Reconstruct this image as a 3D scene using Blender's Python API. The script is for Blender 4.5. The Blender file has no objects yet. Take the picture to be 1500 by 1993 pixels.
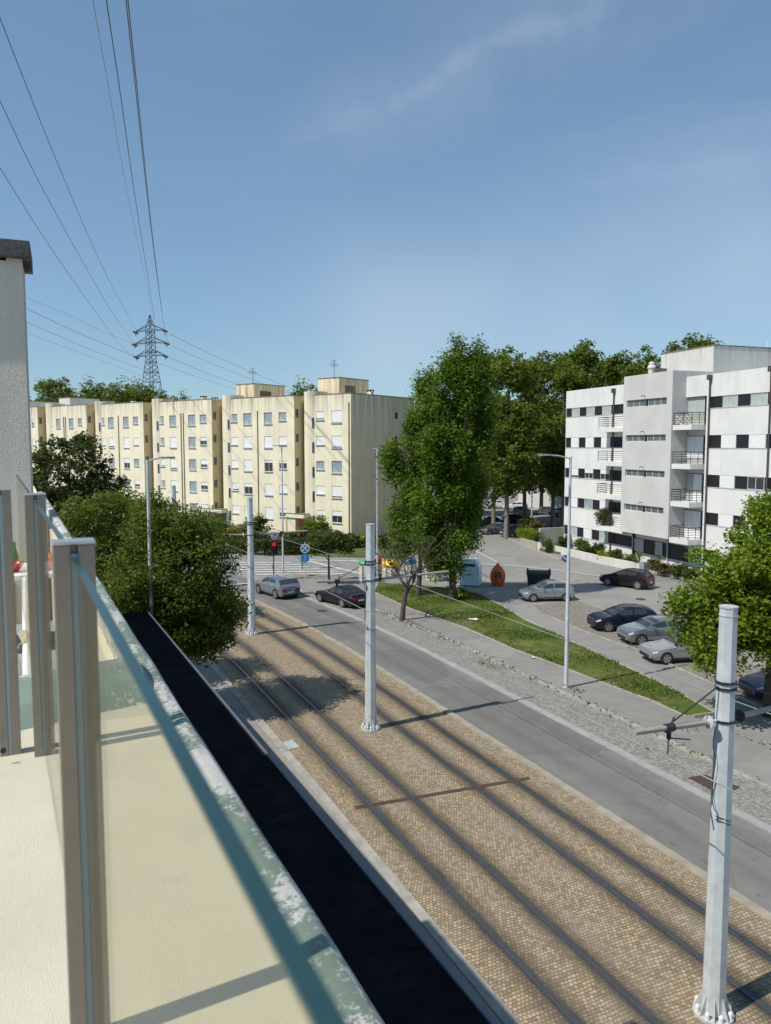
import bpy, bmesh, math, random
import numpy as np
from mathutils import Vector, Matrix
R = math.radians
scene = bpy.context.scene
COL = scene.collection
rnd = random.Random(7)

# ------------------------------------------------------------------ camera model
F, CX, CY = 1500.0, 750.0, 996.5
EYE = Vector((0, 0, 11.6))
PIT = math.atan(128.5 / F)
TH = math.atan(0.46 * math.cos(PIT))
FWD = Vector((math.sin(TH) * math.cos(PIT), math.cos(TH) * math.cos(PIT), -math.sin(PIT)))
RGT = Vector((math.cos(TH), -math.sin(TH), 0))
UPV = RGT.cross(FWD)
def ray(px, py): return FWD + RGT * ((px - CX) / F) + UPV * ((CY - py) / F)
def G(px, py, z=0.0):
    r = ray(px, py); return EYE + r * ((z - EYE.z) / r.z)
def PD(px, py, D): return EYE + ray(px, py) * D
def PP(px, py, p0, n):
    r = ray(px, py); return EYE + r * ((p0 - EYE).dot(n) / r.dot(n))
def cam_dir(a, b):            # a to the right, b away from the viewer, on the ground
    f2 = Vector((math.sin(TH), math.cos(TH), 0)); v = RGT * a + f2 * b
    return v.normalized()

cam = bpy.data.cameras.new('camera'); co = bpy.data.objects.new('camera', cam); COL.objects.link(co)
co.location = EYE; co.rotation_euler = (R(90) - PIT, 0, -TH)
cam.sensor_fit = 'HORIZONTAL'; cam.sensor_width = 36; cam.lens = 36 * F / 1500
cam.clip_start = 0.02; cam.clip_end = 5000
cam.dof.use_dof = True; cam.dof.focus_distance = 55; cam.dof.aperture_fstop = 12
scene.camera = co

# ------------------------------------------------------------------ light
KX, KY = 0.77, 0.07
sun_vec = Vector((-KX, -KY, 1)).normalized()
EL = math.asin(sun_vec.z); AZ = math.atan2(sun_vec.x, sun_vec.y)
sl = bpy.data.lights.new('sun', 'SUN'); so = bpy.data.objects.new('sun', sl); COL.objects.link(so)
sl.energy = 4.6; sl.angle = R(0.53); sl.color = (1.0, 0.94, 0.84)
so.rotation_euler = (-sun_vec).to_track_quat('-Z', 'Y').to_euler(); so.location = (-40, -10, 60)
w = bpy.data.worlds.new('World'); scene.world = w; w.use_nodes = True
nt = w.node_tree; N = nt.nodes; L = nt.links
bg = N['Background']
sky = N.new('ShaderNodeTexSky'); sky.sky_type = 'NISHITA'; sky.sun_disc = False
sky.sun_elevation = EL; sky.sun_rotation = AZ % (2 * math.pi)
sky.altitude = 0; sky.air_density = 1.0; sky.dust_density = 0.25; sky.ozone_density = 1.6
tc = N.new('ShaderNodeTexCoord')
def wnoise(scale3, rot, sc, det, lo, hi, loc=(0, 0, 0)):
    mp = N.new('ShaderNodeMapping'); mp.inputs['Rotation'].default_value = rot; mp.inputs['Scale'].default_value = scale3; mp.inputs['Location'].default_value = loc
    nz = N.new('ShaderNodeTexNoise'); nz.inputs['Scale'].default_value = sc; nz.inputs['Detail'].default_value = det; nz.inputs['Roughness'].default_value = 0.6
    rp = N.new('ShaderNodeMapRange'); rp.inputs[1].default_value = lo; rp.inputs[2].default_value = hi; rp.clamp = True; rp.interpolation_type = 'SMOOTHSTEP'
    L.new(tc.outputs['Generated'], mp.inputs[0]); L.new(mp.outputs[0], nz.inputs['Vector']); L.new(nz.outputs['Fac'], rp.inputs[0])
    return rp.outputs[0]
c1 = wnoise((0.8, 1.4, 5.0), (0.32, 0.42, 0.3), 1.5, 6, 0.46, 0.78, (0.35, 0.1, 0.2))
c2 = wnoise((1.0, 1.0, 3.0), (0.0, 0.22, 0.9), 1.2, 3, 0.40, 0.75)
mlt = N.new('ShaderNodeMath'); mlt.operation = 'MULTIPLY'; L.new(c1, mlt.inputs[0]); L.new(c2, mlt.inputs[1])
m2 = N.new('ShaderNodeMath'); m2.operation = 'MULTIPLY'; m2.inputs[1].default_value = 0.30; L.new(mlt.outputs[0], m2.inputs[0])
def band(px1, py1, px2, py2, wd, a0, soft=0):
    d1, d2 = ray(px1, py1).normalized(), ray(px2, py2).normalized(); n_ = d1.cross(d2).normalized(); t_ = (d2 - d1).normalized()
    def dot(v):
        q = N.new('ShaderNodeVectorMath'); q.operation = 'DOT_PRODUCT'; q.inputs[1].default_value = v; L.new(wob, q.inputs[0]); return q.outputs['Value']
    nz = N.new('ShaderNodeTexNoise'); nz.inputs['Scale'].default_value = 7; nz.inputs['Detail'].default_value = 6; L.new(tc.outputs['Generated'], nz.inputs['Vector'])
    sb = N.new('ShaderNodeVectorMath'); sb.operation = 'SUBTRACT'; sb.inputs[1].default_value = (.5, .5, .5); L.new(nz.outputs['Color'], sb.inputs[0])
    sc_ = N.new('ShaderNodeVectorMath'); sc_.operation = 'SCALE'; sc_.inputs['Scale'].default_value = .05; L.new(sb.outputs[0], sc_.inputs[0])
    ad = N.new('ShaderNodeVectorMath'); ad.operation = 'ADD'; L.new(tc.outputs['Generated'], ad.inputs[0]); L.new(sc_.outputs[0], ad.inputs[1]); wob = ad.outputs[0]
    ab = N.new('ShaderNodeMath'); ab.operation = 'ABSOLUTE'; L.new(dot(n_), ab.inputs[0])
    k = N.new('ShaderNodeMapRange'); k.interpolation_type = 'SMOOTHSTEP'; k.inputs[1].default_value = 0; k.inputs[2].default_value = wd; k.inputs[3].default_value = a0; k.inputs[4].default_value = 0; L.new(ab.outputs[0], k.inputs[0])
    e1 = d1.dot(t_); e2 = d2.dot(t_); l = N.new('ShaderNodeMapRange'); l.interpolation_type = 'SMOOTHSTEP'; l.inputs[1].default_value = e1 - .15; l.inputs[2].default_value = e1 + .12; L.new(dot(t_), l.inputs[0])
    l2 = N.new('ShaderNodeMapRange'); l2.interpolation_type = 'SMOOTHSTEP'; l2.inputs[1].default_value = e2 - .05; l2.inputs[2].default_value = e2 + .2; l2.inputs[3].default_value = 1; l2.inputs[4].default_value = 0; L.new(dot(t_), l2.inputs[0])
    o = k.outputs[0]
    for q in (l.outputs[0], l2.outputs[0], wnoise((1, 1, 1), (0, 0, 0), 3 if soft else 9, 2 if soft else 6, .1 if soft else .25, .8 if soft else .7)):
        m_ = N.new('ShaderNodeMath'); m_.operation = 'MULTIPLY'; L.new(o, m_.inputs[0]); L.new(q, m_.inputs[1]); o = m_.outputs[0]
    return o
mxo = m2.outputs[0]
for bnd in (band(640, 250, 1060, 60, .018, .10), band(560, 300, 1180, 20, .08, .13), band(620, 620, 1500, 470, .17, .34, 1), band(600, 720, 1560, 640, .14, .24, 1)):
    q = N.new('ShaderNodeMath'); q.operation = 'ADD'; q.use_clamp = True; L.new(mxo, q.inputs[0]); L.new(bnd, q.inputs[1]); mxo = q.outputs[0]
mx = N.new('ShaderNodeMixRGB'); mx.inputs[2].default_value = (9.0, 7.8, 7.5, 1)
L.new(mxo, mx.inputs[0]); L.new(sky.outputs[0], mx.inputs[1])
hsv = N.new('ShaderNodeHueSaturation'); hsv.inputs['Saturation'].default_value = 0.92; L.new(mx.outputs[0], hsv.inputs['Color'])
gm = N.new('ShaderNodeGamma'); gm.inputs[1].default_value = .66; L.new(hsv.outputs[0], gm.inputs[0])
tnt = N.new('ShaderNodeMixRGB'); tnt.blend_type = 'MULTIPLY'; tnt.inputs[0].default_value = 1; tnt.inputs[2].default_value = (1.04, 1.39, 1.665, 1); L.new(gm.outputs[0], tnt.inputs[1])
L.new(tnt.outputs[0], bg.inputs[0]); bg.inputs[1].default_value = 0.125
scene.view_settings.view_transform = 'Standard'; scene.view_settings.look = 'None'
scene.view_settings.exposure = 0.0; scene.view_settings.gamma = 1.0

# ------------------------------------------------------------------ materials
def new_mat(name):
    m = bpy.data.materials.new(name); m.use_nodes = True
    return m, m.node_tree.nodes, m.node_tree.links, m.node_tree.nodes['Principled BSDF']
def mixc(N, L, fac, a, b, mode='MIX'):
    n = N.new('ShaderNodeMixRGB'); n.blend_type = mode
    for i, v in ((0, fac), (1, a), (2, b)):
        if hasattr(v, 'is_linked') or hasattr(v, 'links'): L.new(v, n.inputs[i])
        elif i == 0: n.inputs[0].default_value = v
        else: n.inputs[i].default_value = (*v, 1) if len(v) == 3 else v
    return n.outputs[0]
def noise(N, L, vec, sc, det=4, rough=.6):
    n = N.new('ShaderNodeTexNoise'); n.inputs['Scale'].default_value = sc; n.inputs['Detail'].default_value = det; n.inputs['Roughness'].default_value = rough
    if vec is not None: L.new(vec, n.inputs['Vector'])
    return n.outputs['Fac']
def rng(N, L, v, a, b, c=0., d=1.):
    n = N.new('ShaderNodeMapRange'); n.clamp = True
    for i, k in enumerate((a, b, c, d)): n.inputs[i + 1].default_value = k
    L.new(v, n.inputs[0]); return n.outputs[0]
def mth(N, L, op, a, b=None):
    n = N.new('ShaderNodeMath'); n.operation = op
    for i, v in ((0, a), (1, b)):
        if v is None: continue
        if isinstance(v, (int, float)): n.inputs[i].default_value = v
        else: L.new(v, n.inputs[i])
    return n.outputs[0]
def mapping(N, L, vec, sc=(1, 1, 1), rot=(0, 0, 0), loc=(0, 0, 0)):
    n = N.new('ShaderNodeMapping'); n.inputs['Scale'].default_value = sc; n.inputs['Rotation'].default_value = rot; n.inputs['Location'].default_value = loc
    L.new(vec, n.inputs[0]); return n.outputs[0]
def coord(N, kind='Object'):
    return N.new('ShaderNodeTexCoord').outputs[kind]
def bump(N, L, bs, h, strength=.3, dist=.02):
    n = N.new('ShaderNodeBump'); n.inputs['Strength'].default_value = strength; n.inputs['Distance'].default_value = dist
    L.new(h, n.inputs['Height']); L.new(n.outputs[0], bs.inputs['Normal'])
def mat(name, c, rough=.6, var=.25, sc=3., metal=0., bmp=0., bsc=40., spec=.5, coat=0.):
    m, N, L, b = new_mat(name)
    v = coord(N)
    f = noise(N, L, v, sc, 6)
    lo = tuple(x * (1 - var) for x in c); hi = tuple(min(1, x * (1 + var * .6)) for x in c)
    L.new(mixc(N, L, rng(N, L, f, .3, .7), lo, hi), b.inputs['Base Color'])
    b.inputs['Roughness'].default_value = rough; b.inputs['Metallic'].default_value = metal
    b.inputs['Specular IOR Level'].default_value = spec
    if coat: b.inputs['Coat Weight'].default_value = coat; b.inputs['Coat Roughness'].default_value = .05
    if bmp: bump(N, L, b, noise(N, L, v, bsc, 3), bmp, .01)
    return m
M = {}
# ground surfaces
def asphalt(name, c, stain=.35, patch=True, lanes=False):
    m, N, L, b = new_mat(name); v = coord(N)
    fine = noise(N, L, v, 28, 3, .8); mid = noise(N, L, v, 1.3, 6); big = noise(N, L, mapping(N, L, v, (1, .12, 1)), .9, 5)
    col = mixc(N, L, rng(N, L, mid, .3, .7), tuple(x * .86 for x in c), tuple(x * 1.12 for x in c))
    col = mixc(N, L, rng(N, L, big, .52, .75, 0, stain), col, tuple(x * .55 for x in c))
    col = mixc(N, L, rng(N, L, fine, .25, .75, 0, .35), col, tuple(x * 1.5 for x in c))
    if patch:
        vo = N.new('ShaderNodeTexVoronoi'); vo.inputs['Scale'].default_value = .22; L.new(v, vo.inputs['Vector'])
        rb = N.new('ShaderNodeRGBToBW'); L.new(vo.outputs['Color'], rb.inputs[0]); col = mixc(N, L, .16, col, rb.outputs[0], 'SOFT_LIGHT')
        cr = N.new('ShaderNodeTexVoronoi'); cr.feature = 'DISTANCE_TO_EDGE'; cr.inputs['Scale'].default_value = .33
        wob = mapping(N, L, v); nn = N.new('ShaderNodeTexNoise'); nn.inputs['Scale'].default_value = 1.2; nn.inputs['Detail'].default_value = 6; L.new(v, nn.inputs['Vector'])
        av = N.new('ShaderNodeVectorMath'); av.operation = 'ADD'; L.new(v, av.inputs[0]); L.new(nn.outputs['Color'], av.inputs[1]); L.new(av.outputs[0], cr.inputs['Vector'])
        col = mixc(N, L, rng(N, L, cr.outputs['Distance'], 0., .012, .20, 0.), col, tuple(x * .4 for x in c))
    if lanes:
        uv = coord(N, 'UV'); sx = N.new('ShaderNodeSeparateXYZ'); L.new(uv, sx.inputs[0]); wv = noise(N, L, mapping(N, L, uv, (1.5, .06, 1)), 1.0, 5); k = None
        for xl in (17.45, 19.0):
            d = mth(N, L, 'ABSOLUTE', mth(N, L, 'SUBTRACT', mth(N, L, 'ADD', sx.outputs[0], mth(N, L, 'MULTIPLY', mth(N, L, 'SUBTRACT', wv, .5), .7)), xl)); q = rng(N, L, d, .1, .55, 1., 0.); k = q if k is None else mth(N, L, 'MAXIMUM', k, q)
        col = mixc(N, L, mth(N, L, 'MULTIPLY', k, mth(N, L, 'MULTIPLY', wv, .75)), col, tuple(x * .62 for x in c))
        d = mth(N, L, 'ABSOLUTE', mth(N, L, 'SUBTRACT', sx.outputs[0], 18.2)); col = mixc(N, L, mth(N, L, 'MULTIPLY', rng(N, L, d, 0., .4, 1, 0), mth(N, L, 'MULTIPLY', wv, .4)), col, tuple(x * .6 for x in c))
        sp = noise(N, L, mapping(N, L, v, (1, .5, 1)), 3.5, 3, .5); col = mixc(N, L, rng(N, L, sp, .68, .73, 0, .5), col, tuple(x * .35 for x in c))
    L.new(col, b.inputs['Base Color']); b.inputs['Roughness'].default_value = .9; b.inputs['Specular IOR Level'].default_value = .25
    bump(N, L, b, fine, .25, .01)
    return m
M['road'] = asphalt('asphalt_road', (.170, .167, .155), lanes=True)
M['ground'] = asphalt('asphalt_ground', (.232, .226, .214), .25)
M['path'] = asphalt('asphalt_path', (.225, .215, .20), .3)
M['pave'] = asphalt('concrete_pavement', (.25, .24, .215), .35)
def setts(name, c, bw, bh, mortar, joint=.05, track=False, dist=.35):
    m, N, L, b = new_mat(name); uv = coord(N, 'UV')
    nz = N.new('ShaderNodeTexNoise'); nz.inputs['Scale'].default_value = .45; nz.inputs['Detail'].default_value = 3; L.new(uv, nz.inputs['Vector'])
    sc = N.new('ShaderNodeVectorMath'); sc.operation = 'SCALE'; sc.inputs['Scale'].default_value = dist; L.new(nz.outputs['Color'], sc.inputs[0])
    nz2 = N.new('ShaderNodeTexNoise'); nz2.inputs['Scale'].default_value = 7; nz2.inputs['Detail'].default_value = 1; L.new(uv, nz2.inputs['Vector'])
    sc2 = N.new('ShaderNodeVectorMath'); sc2.operation = 'SCALE'; sc2.inputs['Scale'].default_value = .028; L.new(nz2.outputs['Color'], sc2.inputs[0])
    ad = N.new('ShaderNodeVectorMath'); ad.operation = 'ADD'; L.new(uv, ad.inputs[0]); L.new(sc.outputs[0], ad.inputs[1])
    ad2 = N.new('ShaderNodeVectorMath'); ad2.operation = 'ADD'; L.new(ad.outputs[0], ad2.inputs[0]); L.new(sc2.outputs[0], ad2.inputs[1])
    br = N.new('ShaderNodeTexBrick'); br.offset = .5; br.inputs['Scale'].default_value = 1.0
    br.inputs['Brick Width'].default_value = bw; br.inputs['Row Height'].default_value = bh; br.inputs['Mortar Size'].default_value = joint * bh * 2
    br.inputs['Mortar Smooth'].default_value = .35; br.inputs['Bias'].default_value = 0
    br.inputs['Color1'].default_value = (*[x * .66 for x in c], 1); br.inputs['Color2'].default_value = (*[min(1, x * 1.25) for x in c], 1); br.inputs['Mortar'].default_value = (*mortar, 1)
    L.new(ad2.outputs[0], br.inputs['Vector'])
    col = br.outputs['Color']
    g = noise(N, L, uv, .5, 6); col = mixc(N, L, rng(N, L, g, .45, .7, 0, .35), col, (c[1] * .95, c[1] * .92, c[1] * .85))
    g3 = noise(N, L, uv, 1.7, 5); col = mixc(N, L, rng(N, L, g3, .5, .75, 0, .35), col, tuple(x * .45 for x in c))
    if track:
        sx = N.new('ShaderNodeSeparateXYZ'); L.new(uv, sx.inputs[0])
        wob = noise(N, L, mapping(N, L, uv, (3, .25, 1)), 2.0, 5)
        st = None
        for xr in RAILS:
            d = mth(N, L, 'ABSOLUTE', mth(N, L, 'SUBTRACT', sx.outputs[0], xr))
            d = mth(N, L, 'ADD', d, mth(N, L, 'MULTIPLY', mth(N, L, 'SUBTRACT', wob, .5), .35))
            k = rng(N, L, d, .07, .58, 1., 0.)
            st = k if st is None else mth(N, L, 'MAXIMUM', st, k)
        fn = noise(N, L, uv, 6, 4)
        col = mixc(N, L, mth(N, L, 'MULTIPLY', st, .93), col, mixc(N, L, rng(N, L, mth(N, L, 'ADD', st, mth(N, L, 'MULTIPLY', mth(N, L, 'SUBTRACT', fn, .5), .5)), .45, .95), (.105, .070, .036), (.040, .040, .044)))
    L.new(col, b.inputs['Base Color']); b.inputs['Roughness'].default_value = .8; b.inputs['Specular IOR Level'].default_value = .3
    inv = mth(N, L, 'SUBTRACT', 1., br.outputs['Fac'])
    bump(N, L, b, inv, .55, .02)
    return m
RAILS = (9.57, 11.05, 13.42, 14.86)
M['cobble'] = setts('tram_cobbles', (.37, .292, .188), .106, .096, (.085, .068, .048), .045, True)
M['setts'] = setts('grey_setts', (.30, .29, .262), .13, .12, (.17, .163, .145), .06)
M['bay'] = setts('parking_setts', (.30, .275, .235), .13, .12, (.13, .12, .10), .07)
M['kerb'] = mat('kerb_stone', (.36, .34, .30), .85, .3, 2.2, bmp=.3, bsc=25)
M['gutter'] = mat('gutter_concrete', (.33, .33, .32), .9, .2, 1.5, bmp=.2)
M['kerb2'] = mat('track_edge_stone', (.33, .295, .23), .9, .3, 1.8, bmp=.3)
M['rail'] = mat('rail_steel', (.15, .155, .16), .35, .25, 6, metal=.6)
M['railbed'] = mat('rail_groove', (.050, .050, .054), .7, .3, 4)
M['paint'] = mat('white_road_paint', (.52, .52, .50), .7, .25, 2.2)
M['rust'] = mat('rusty_steel', (.075, .047, .036), .75, .3, 4, bmp=.2)
M['iron'] = mat('cast_iron', (.06, .06, .06), .6, .3, 8, bmp=.3)
def grassmat(name, a, b2, c):
    m, N, L, b = new_mat(name); v = coord(N)
    col = mixc(N, L, rng(N, L, noise(N, L, v, .8, 6, .65), .35, .65), a, b2)
    col = mixc(N, L, rng(N, L, noise(N, L, mapping(N, L, v, loc=(9, 3, 0)), .42, 5, .7), .48, .66, 0, .6), col, c)
    col = mixc(N, L, rng(N, L, noise(N, L, v, 14, 3, .8), .2, .8, 0, .5), col, tuple(x * .4 for x in a))
    L.new(col, b.inputs['Base Color']); b.inputs['Roughness'].default_value = .9; b.inputs['Specular IOR Level'].default_value = .2
    bump(N, L, b, noise(N, L, v, 30, 3), .8, .03); return m
M['grass'] = grassmat('lawn', (.065, .115, .020), (.115, .155, .030), (.28, .215, .085))
M['grass2'] = grassmat('dry_lawn', (.075, .115, .028), (.13, .145, .045), (.27, .20, .10))
# foliage
def leafmat(name, a, b2, trans=.35, gloss=.55, spec=.18):
    m, N, L, b = new_mat(name)
    g = N.new('ShaderNodeNewGeometry')
    v = coord(N); nz = noise(N, L, v, .55, 3)
    f = mth(N, L, 'ADD', mth(N, L, 'MULTIPLY', g.outputs['Random Per Island'], .65), mth(N, L, 'MULTIPLY', rng(N, L, nz, .3, .7), .35))
    col = mixc(N, L, f, a, b2)
    L.new(col, b.inputs['Base Color']); b.inputs['Roughness'].default_value = gloss; b.inputs['Specular IOR Level'].default_value = spec
    tr = N.new('ShaderNodeBsdfTranslucent'); L.new(mixc(N, L, .6, col, (.30, .40, .04), 'MIX'), tr.inputs['Color'])
    mxs = N.new('ShaderNodeMixShader'); mxs.inputs[0].default_value = trans
    L.new(b.outputs[0], mxs.inputs[1]); L.new(tr.outputs[0], mxs.inputs[2]); L.new(mxs.outputs[0], N['Material Output'].inputs[0])
    return m
M['leaf_lush'] = leafmat('maple_leaves', (.070, .140, .010), (.25, .33, .030), .4)
M['leaf_cherry'] = leafmat('cherry_leaves', (.030, .064, .009), (.150, .180, .032), .3, .5)
M['leaf_dark'] = leafmat('dark_leaves', (.018, .034, .010), (.060, .072, .020), .18)
M['leaf_pop'] = leafmat('poplar_leaves', (.032, .090, .009), (.16, .255, .032), .34)
M['leaf_plane'] = leafmat('plane_leaves', (.040, .074, .010), (.18, .215, .038), .32)
M['leaf_bush'] = leafmat('bush_leaves', (.030, .062, .012), (.090, .120, .025), .2)
M['leaf_hedge'] = leafmat('hedge_leaves', (.022, .045, .012), (.065, .088, .022), .15)
M['leaf_yellow'] = leafmat('yellow_bush_leaves', (.22, .20, .02), (.42, .36, .04), .25)
M['leaf_palm'] = leafmat('spiky_leaves', (.05, .09, .02), (.14, .19, .05), .2)
M['leaf_brown'] = leafmat('dry_leaves', (.09, .06, .025), (.19, .12, .05), .2)
M['blade'] = leafmat('grass_blades', (.045, .095, .014), (.13, .165, .035), .2, .9, .03)
M['bark'] = mat('bark', (.085, .065, .05), .95, .5, 5, bmp=.8, bsc=14)
M['bark_pale'] = mat('pale_bark', (.23, .195, .15), .95, .4, 2.5, bmp=.5, bsc=10)
# building surfaces
def render_wall(name, c, dirt, ztop, zfall, streak=1.0, board=False, sc=1.0, base=.25):
    m, N, L, b = new_mat(name); v0 = coord(N); oi = N.new('ShaderNodeObjectInfo'); sx = N.new('ShaderNodeSeparateXYZ'); L.new(v0, sx.inputs[0])
    av = N.new('ShaderNodeVectorMath'); av.operation = 'MULTIPLY_ADD'; av.inputs[1].default_value = (1.37, 1.91, 0); L.new(oi.outputs['Location'], av.inputs[0]); L.new(v0, av.inputs[2]); v = av.outputs[0]
    col = mixc(N, L, rng(N, L, noise(N, L, v, .5 * sc, 6), .3, .7), tuple(x * .9 for x in c), tuple(min(1, x * 1.05) for x in c))
    st = noise(N, L, mapping(N, L, v, (2.6 * sc, 2.6 * sc, .10 * sc)), 1.0, 6, .7)
    st2 = noise(N, L, mapping(N, L, v, (.8 * sc, .8 * sc, .05 * sc), loc=(5, 1, 0)), 1.0, 4, .6)
    top = rng(N, L, sx.outputs[2], ztop - zfall, ztop, 0., 1.)
    k = mth(N, L, 'MULTIPLY', rng(N, L, st, .40, .68), mth(N, L, 'ADD', mth(N, L, 'MULTIPLY', mth(N, L, 'POWER', top, 1.6), .9 * streak), base * streak))
    k = mth(N, L, 'MULTIPLY', k, rng(N, L, st2, .3, .62, .35, 1.0))
    col = mixc(N, L, k, col, dirt)
    if board:
        wv = N.new('ShaderNodeTexWave'); wv.bands_direction = 'Z'; wv.inputs['Scale'].default_value = 1.55; wv.inputs['Distortion'].default_value = .3; L.new(v, wv.inputs['Vector'])
        col = mixc(N, L, rng(N, L, wv.outputs['Fac'], 0., .12, .16, 0.), col, tuple(x * .55 for x in c))
    L.new(col, b.inputs['Base Color']); b.inputs['Roughness'].default_value = .9; b.inputs['Specular IOR Level'].default_value = .2
    bump(N, L, b, noise(N, L, v, 18, 4), .15, .02); return m
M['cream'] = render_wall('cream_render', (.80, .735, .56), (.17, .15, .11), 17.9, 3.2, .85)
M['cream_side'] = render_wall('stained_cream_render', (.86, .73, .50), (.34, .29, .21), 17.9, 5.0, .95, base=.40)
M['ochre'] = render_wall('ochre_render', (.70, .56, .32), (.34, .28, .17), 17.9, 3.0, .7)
M['coping'] = mat('dirty_coping', (.20, .18, .14), .9, .5, 2, bmp=.3)
M['white'] = render_wall('white_render', (.72, .725, .70), (.36, .34, .30), 18.2, 4.0, .25, True, base=.55)
M['grey_wall'] = render_wall('grey_render', (.565, .56, .54), (.36, .35, .33), 18.6, 5.0, .5)
M['conc'] = render_wall('stained_concrete', (.62, .61, .57), (.20, .20, .18), 21.6, 2.6, 1.0)
M['cladding'] = mat('dark_cladding', (.016, .014, .018), .45, .25, 3)
M['shutter'] = mat('white_shutter', (.80, .80, .79), .5, .06, 4)
M['frame'] = mat('aluminium_frame', (.52, .54, .55), .4, .1, 5)
M['curtain'] = mat('curtained_glass', (.42, .47, .44), .25, .15, 2, spec=.6)
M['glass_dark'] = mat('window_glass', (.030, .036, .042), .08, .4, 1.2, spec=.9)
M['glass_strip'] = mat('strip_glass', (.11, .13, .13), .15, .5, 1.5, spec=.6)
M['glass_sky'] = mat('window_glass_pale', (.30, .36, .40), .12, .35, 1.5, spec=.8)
M['pipe'] = mat('drain_pipe', (.085, .07, .06), .6, .3, 3)
M['pipe_cream'] = mat('cream_drain_pipe', (.30, .25, .17), .7, .3, 3)
M['roof'] = mat('roof_felt', (.12, .115, .11), .9, .3, 1)
M['brown_door'] = mat('brown_door', (.17, .095, .045), .6, .3, 2)
M['galv'] = mat('galvanised_steel', (.58, .63, .66), .5, .2, 2.5, metal=.1, bmp=.03)
M['galv_cap'] = mat('galvanised_cap', (.56, .58, .58), .5, .2, 4, metal=.15)
M['armwood'] = mat('insulated_arm', (.36, .33, .29), .6, .15, 3)
M['dark_steel'] = mat('dark_steel', (.04, .042, .047), .5, .3, 6, metal=.3)
M['wire'] = mat('wire', (.055, .06, .07), .5, .1, 1)
M['wire_pale'] = mat('copper_wire', (.27, .29, .25), .5, .2, 1)
M['insul'] = mat('insulator', (.07, .05, .05), .3, .1, 5)
M['lattice'] = mat('weathered_lattice_steel', (.060, .050, .050), .8, .3, .5)
M['tyre'] = mat('tyre_rubber', (.018, .018, .018), .85, .2, 8)
M['rim'] = mat('alloy_rim', (.55, .56, .58), .3, .1, 6, metal=.8)
M['cglass'] = mat('car_glass', (.045, .052, .056), .06, .1, 1, spec=.45)
M['blackplastic'] = mat('black_plastic', (.018, .018, .02), .5, .2, 6)
M['red_lens'] = mat('red_lens', (.30, .012, .015), .15, .1, 6)
M['clear_lens'] = mat('clear_lens', (.62, .64, .66), .08, .1, 6, spec=.9)
M['plate'] = mat('number_plate', (.72, .72, .70), .5, .05, 4)
def paint(name, c, metal=.35, rough=.28): return mat(name, c, rough, .04, 2, metal=metal, spec=.3, coat=.35)
M['p_silver'] = mat('silver_car_paint', (.33, .345, .37), .22, .04, 2, metal=.7, coat=1.0)
M['p_silver2'] = mat('light_silver_car_paint', (.42, .43, .44), .24, .04, 2, metal=.6, coat=1.0)
M['p_black'] = paint('black_car_paint', (.010, .010, .012), .1)
M['p_navy'] = paint('navy_car_paint', (.012, .014, .035), .2)
M['p_grey'] = paint('grey_car_paint', (.14, .15, .16), .4)
M['p_white'] = paint('white_car_paint', (.72, .72, .71), 0.)
M['p_blue'] = paint('blue_car_paint', (.03, .05, .11), .3)
# near things
def leanmat(): pass
M['post'] = mat('brushed_aluminium', (.27, .245, .22), .38, .08, 30, metal=.75)
M['post_cap'] = mat('polished_aluminium', (.58, .57, .56), .3, .05, 10, metal=.7)
M['glass_edge'] = mat('green_glass_edge', (.018, .055, .058), .28, .15, 6, spec=.6)
M['gasket'] = mat('glazing_strip', (.33, .42, .46), .3, .1, 8)
m, Nn, Ll, b = new_mat('clear_railing_glass')
tr = Nn.new('ShaderNodeBsdfTransparent'); tr.inputs[0].default_value = (.955, .945, .905, 1)
gl = Nn.new('ShaderNodeBsdfGlossy'); gl.inputs['Roughness'].default_value = .02
lw = Nn.new('ShaderNodeLayerWeight'); lw.inputs[0].default_value = .12
ms = Nn.new('ShaderNodeMixShader'); Ll.new(mth(Nn, Ll, 'MULTIPLY', lw.outputs['Fresnel'], .22), ms.inputs[0]); Ll.new(tr.outputs[0], ms.inputs[1]); Ll.new(gl.outputs[0], ms.inputs[2])
Ll.new(ms.outputs[0], Nn['Material Output'].inputs[0]); M['glass'] = m
# cream waterproofing membrane with fibre mesh
m, Nn, Ll, b = new_mat('cream_membrane'); v = coord(Nn)
c0 = mixc(Nn, Ll, rng(Nn, Ll, noise(Nn, Ll, v, 3, 6), .3, .7), (.56, .525, .40), (.64, .605, .475))
c0 = mixc(Nn, Ll, rng(Nn, Ll, noise(Nn, Ll, mapping(Nn, Ll, v, loc=(3, 2, 1)), 7, 6, .7), .52, .8, 0, .6), c0, (.46, .44, .38))
Ll.new(c0, b.inputs['Base Color']); b.inputs['Roughness'].default_value = .7
wa = Nn.new('ShaderNodeTexWave'); wa.bands_direction = 'X'; wa.inputs['Scale'].default_value = 95; wa.inputs['Distortion'].default_value = 9; wa.inputs['Detail'].default_value = 3; wa.inputs['Detail Scale'].default_value = 2; Ll.new(v, wa.inputs['Vector'])
wb = Nn.new('ShaderNodeTexWave'); wb.bands_direction = 'Y'; wb.inputs['Scale'].default_value = 95; wb.inputs['Distortion'].default_value = 9; wb.inputs['Detail'].default_value = 3; wb.inputs['Detail Scale'].default_value = 2; Ll.new(v, wb.inputs['Vector'])
hh = mth(Nn, Ll, 'ADD', mth(Nn, Ll, 'MULTIPLY', mth(Nn, Ll, 'ADD', wa.outputs['Fac'], wb.outputs['Fac']), .25), noise(Nn, Ll, v, 9, 5))
bump(Nn, Ll, b, hh, .55, .004); M['membrane'] = m
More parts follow.
